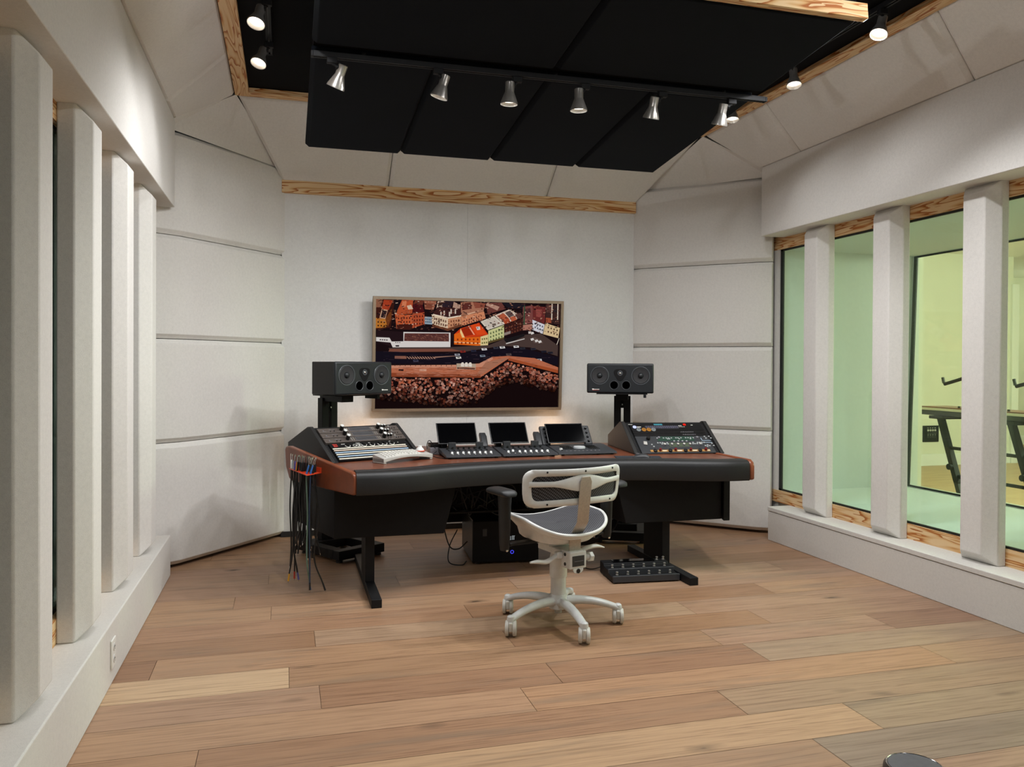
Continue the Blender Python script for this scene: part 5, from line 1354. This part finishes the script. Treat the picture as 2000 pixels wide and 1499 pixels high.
for i in range(25):
    x = -(BW - .02) + 2 * (BW - .02) * i / 24; f = abs(x) / (BW - .02); hh = .0140 + .030 * max(0, math.cos(min(1, f / .62) * math.pi / 2)) ** 1.6; zc = .020 + .010 * f ** 2 - .13 * x * x; y = bcy(x, BZ) - .012
    rings.append([Vector((x, y + .007 * math.cos(b), BZ + zc + hh * math.sin(b))) for b in [2 * math.pi * k / 14 for k in range(14)]])
MB().loft(rings).build('back_bow', M_WHITEP, ch, angle=60)
for x, z in ((-.205, .082), (-.243, .055), (-.243, -.02), (-.205, -.078), (.0, .082), (.205, .082), (.243, .055), (.243, -.02), (.205, -.078)):
    xx, zz = squeeze(x, z); yb_ = bcy(xx, zz + BZ) - .0125
    MB().cyl((xx, yb_, zz + BZ), (xx, yb_ - .002, zz + BZ), .0052, seg=12).build('screw', M_KNOB, ch)
bp = [(-.150, .40), (-.156, .50), (-.166, .515), (-.212, .575), (-.222, .592), (-.249, .80), (-.250, .826)]
mb = MB(); ra = []
for i, (y, z) in enumerate(bp):
    a = Vector((0, *bp[max(0, i - 1)])); b = Vector((0, *bp[min(len(bp) - 1, i + 1)])); d = (b - a).normalized(); nn = Vector((0, -d.z, d.y)); hw = .036
    if i == len(bp) - 1: hw = .025
    ra.append([Vector((-hw, y, z)) + nn * .003, Vector((hw, y, z)) + nn * .003, Vector((hw, y, z)) - nn * .003, Vector((-hw, y, z)) - nn * .003])
mb.loft(ra); tag(mb.build('back_bar', M_STEEL, ch, bevel=.0015), 'flat brushed steel bar')

# ================================================================== ROUND OBJECT AT THE BOTTOM EDGE
rd = thing('round_floor_disc', 'dark grey round disc with a thin bright rim at the bottom picture edge', 'disc', (2.085, 2.30, 0))
MB().lathe([(.098, 0), (.102, .006), (.100, .02), (.092, .028), (.0005, .028)], 56).build('body', simple('dark_bronze_plastic', '3a322b', .4), rd)
MB().lathe([(.0915, .0275), (.0925, .030), (.0895, .0315), (.0875, .030), (.0875, .0275)], 56).build('rim', M_CHROME, rd)
MB().lathe([(.087, .028), (.086, .0305), (.0005, .0312)], 48).build('top_plate', simple('slate_plastic', '56565a', .5), rd)

# ================================================================== LIVE ROOM: KEYBOARD ON A STAND, WALL PLATE
X0 = 6.3
ks_ = thing('keyboard_stand', 'dark steel keyboard stand with slanted legs beyond the right window', 'keyboard stand', (X0, 6.2, 0))
for y in (6.62, 5.80):
    MB().prism([(X0 - .03, y + .06, .89), (X0 + .03, y + .06, .89), (X0 + .03, y + .005, .89), (X0 - .03, y + .005, .89)], (0, -.22, -.62)).build('leg', M_BLACKM, ks_, world=True, bevel=.004)
    MB().prism([(X0 - .022, y - .10, .42), (X0 + .022, y - .10, .42), (X0 + .022, y - .15, .42), (X0 - .022, y - .15, .42)], (0, -.145, -.40)).build('leg_tube', M_DGREY, ks_, world=True, bevel=.003)
    MB().box(X0 - .05, X0 + .40, y - .335, y - .255, 0, .03).build('foot', M_BLACKM, ks_, world=True, bevel=.004)
    MB().box(X0 - .03, X0 + .36, y - .02, y + .16, .875, .905).build('support_bar', M_BLACKM, ks_, world=True, bevel=.003)
    MB().cyl((X0 - .06, y - .13, .42), (X0 - .03, y - .13, .42), .03, seg=16).build('clamp_knob', M_BLACKM, ks_, world=True)
    arm = [(X0, y - .01, 1.225), (X0, y - .20, 1.275), (X0, y - .45, 1.35)]
    MB().tube(catmull(arm, 5), .017, 10).build('tier_arm', M_BLACKM, ks_, world=True)
    MB().cyl((X0, y, 1.235), (X0, y + .015, 1.29), .014, seg=12).build('arm_stop', M_RUBBER, ks_, world=True)
    MB().box(X0 - .02, X0 + .02, y - .47, y - .43, .875, 1.36).build('tier_post', M_BLACKM, ks_, world=True, bevel=.003)
for z in (.60, .33): MB().cyl((X0, 5.62 if z > .5 else 5.52, z), (X0, 6.54 if z > .5 else 6.44, z), .016, seg=12).build('cross_bar', M_BLACKM, ks_, world=True)
kk = thing('stage_keyboard', 'stage keyboard with wooden top lying on the dark stand', 'keyboard', (X0 + .02, 6.95, .906), (0, 0, rad(-90)))
MB().box(0, 1.42, 0, .33, 0, .07).build('body', M_DGREY, kk, bevel=.006)
MB().box(0, 1.42, -.012, .0, .05, .075).build('cream_edge', M_CREAM, kk, bevel=.002)
tag(MB().box(0, 1.42, .0, .33, .0705, .086).build('top_board', M_CHEEK, kk, bevel=.003), 'reddish wooden top')
for k in range(5): MB().lathe([(.012, 0), (.011, .018), (.0005, .019)], 14, Matrix.Translation((.45 + .19 * k, .05, .086))).build('knob', M_KNOB, kk)
wp = thing('connector_plate', 'black connector plate on the cream wall beyond the right window', 'wall plate', (8.76, 9.44, .45))
MB().box(-.135, .135, -.012, 0, -.115, .115).build('plate', M_BLACK, wp, bevel=.003)
for i in range(4):
    for j in range(3): MB().lathe([(.016, 0), (.016, .004), (.010, .004), (.010, .002), (.0005, .002)], 14, Matrix.Translation((-.05 + .04 * i, -.012, -.04 + .045 * j)) @ Matrix.Rotation(rad(90), 4, 'X')).build('socket', M_DGREY if j < 2 else M_GREYP, wp)
mb = MB()
for i in range(4): mb.box(-.06 + .04 * i, -.044 + .04 * i, -.014, -.012, .08, .086).box(-.056 + .04 * i, -.04 + .04 * i, -.014, -.012, -.018, -.014)
mb.build('lettering', M_WHITE, wp, smooth=False)
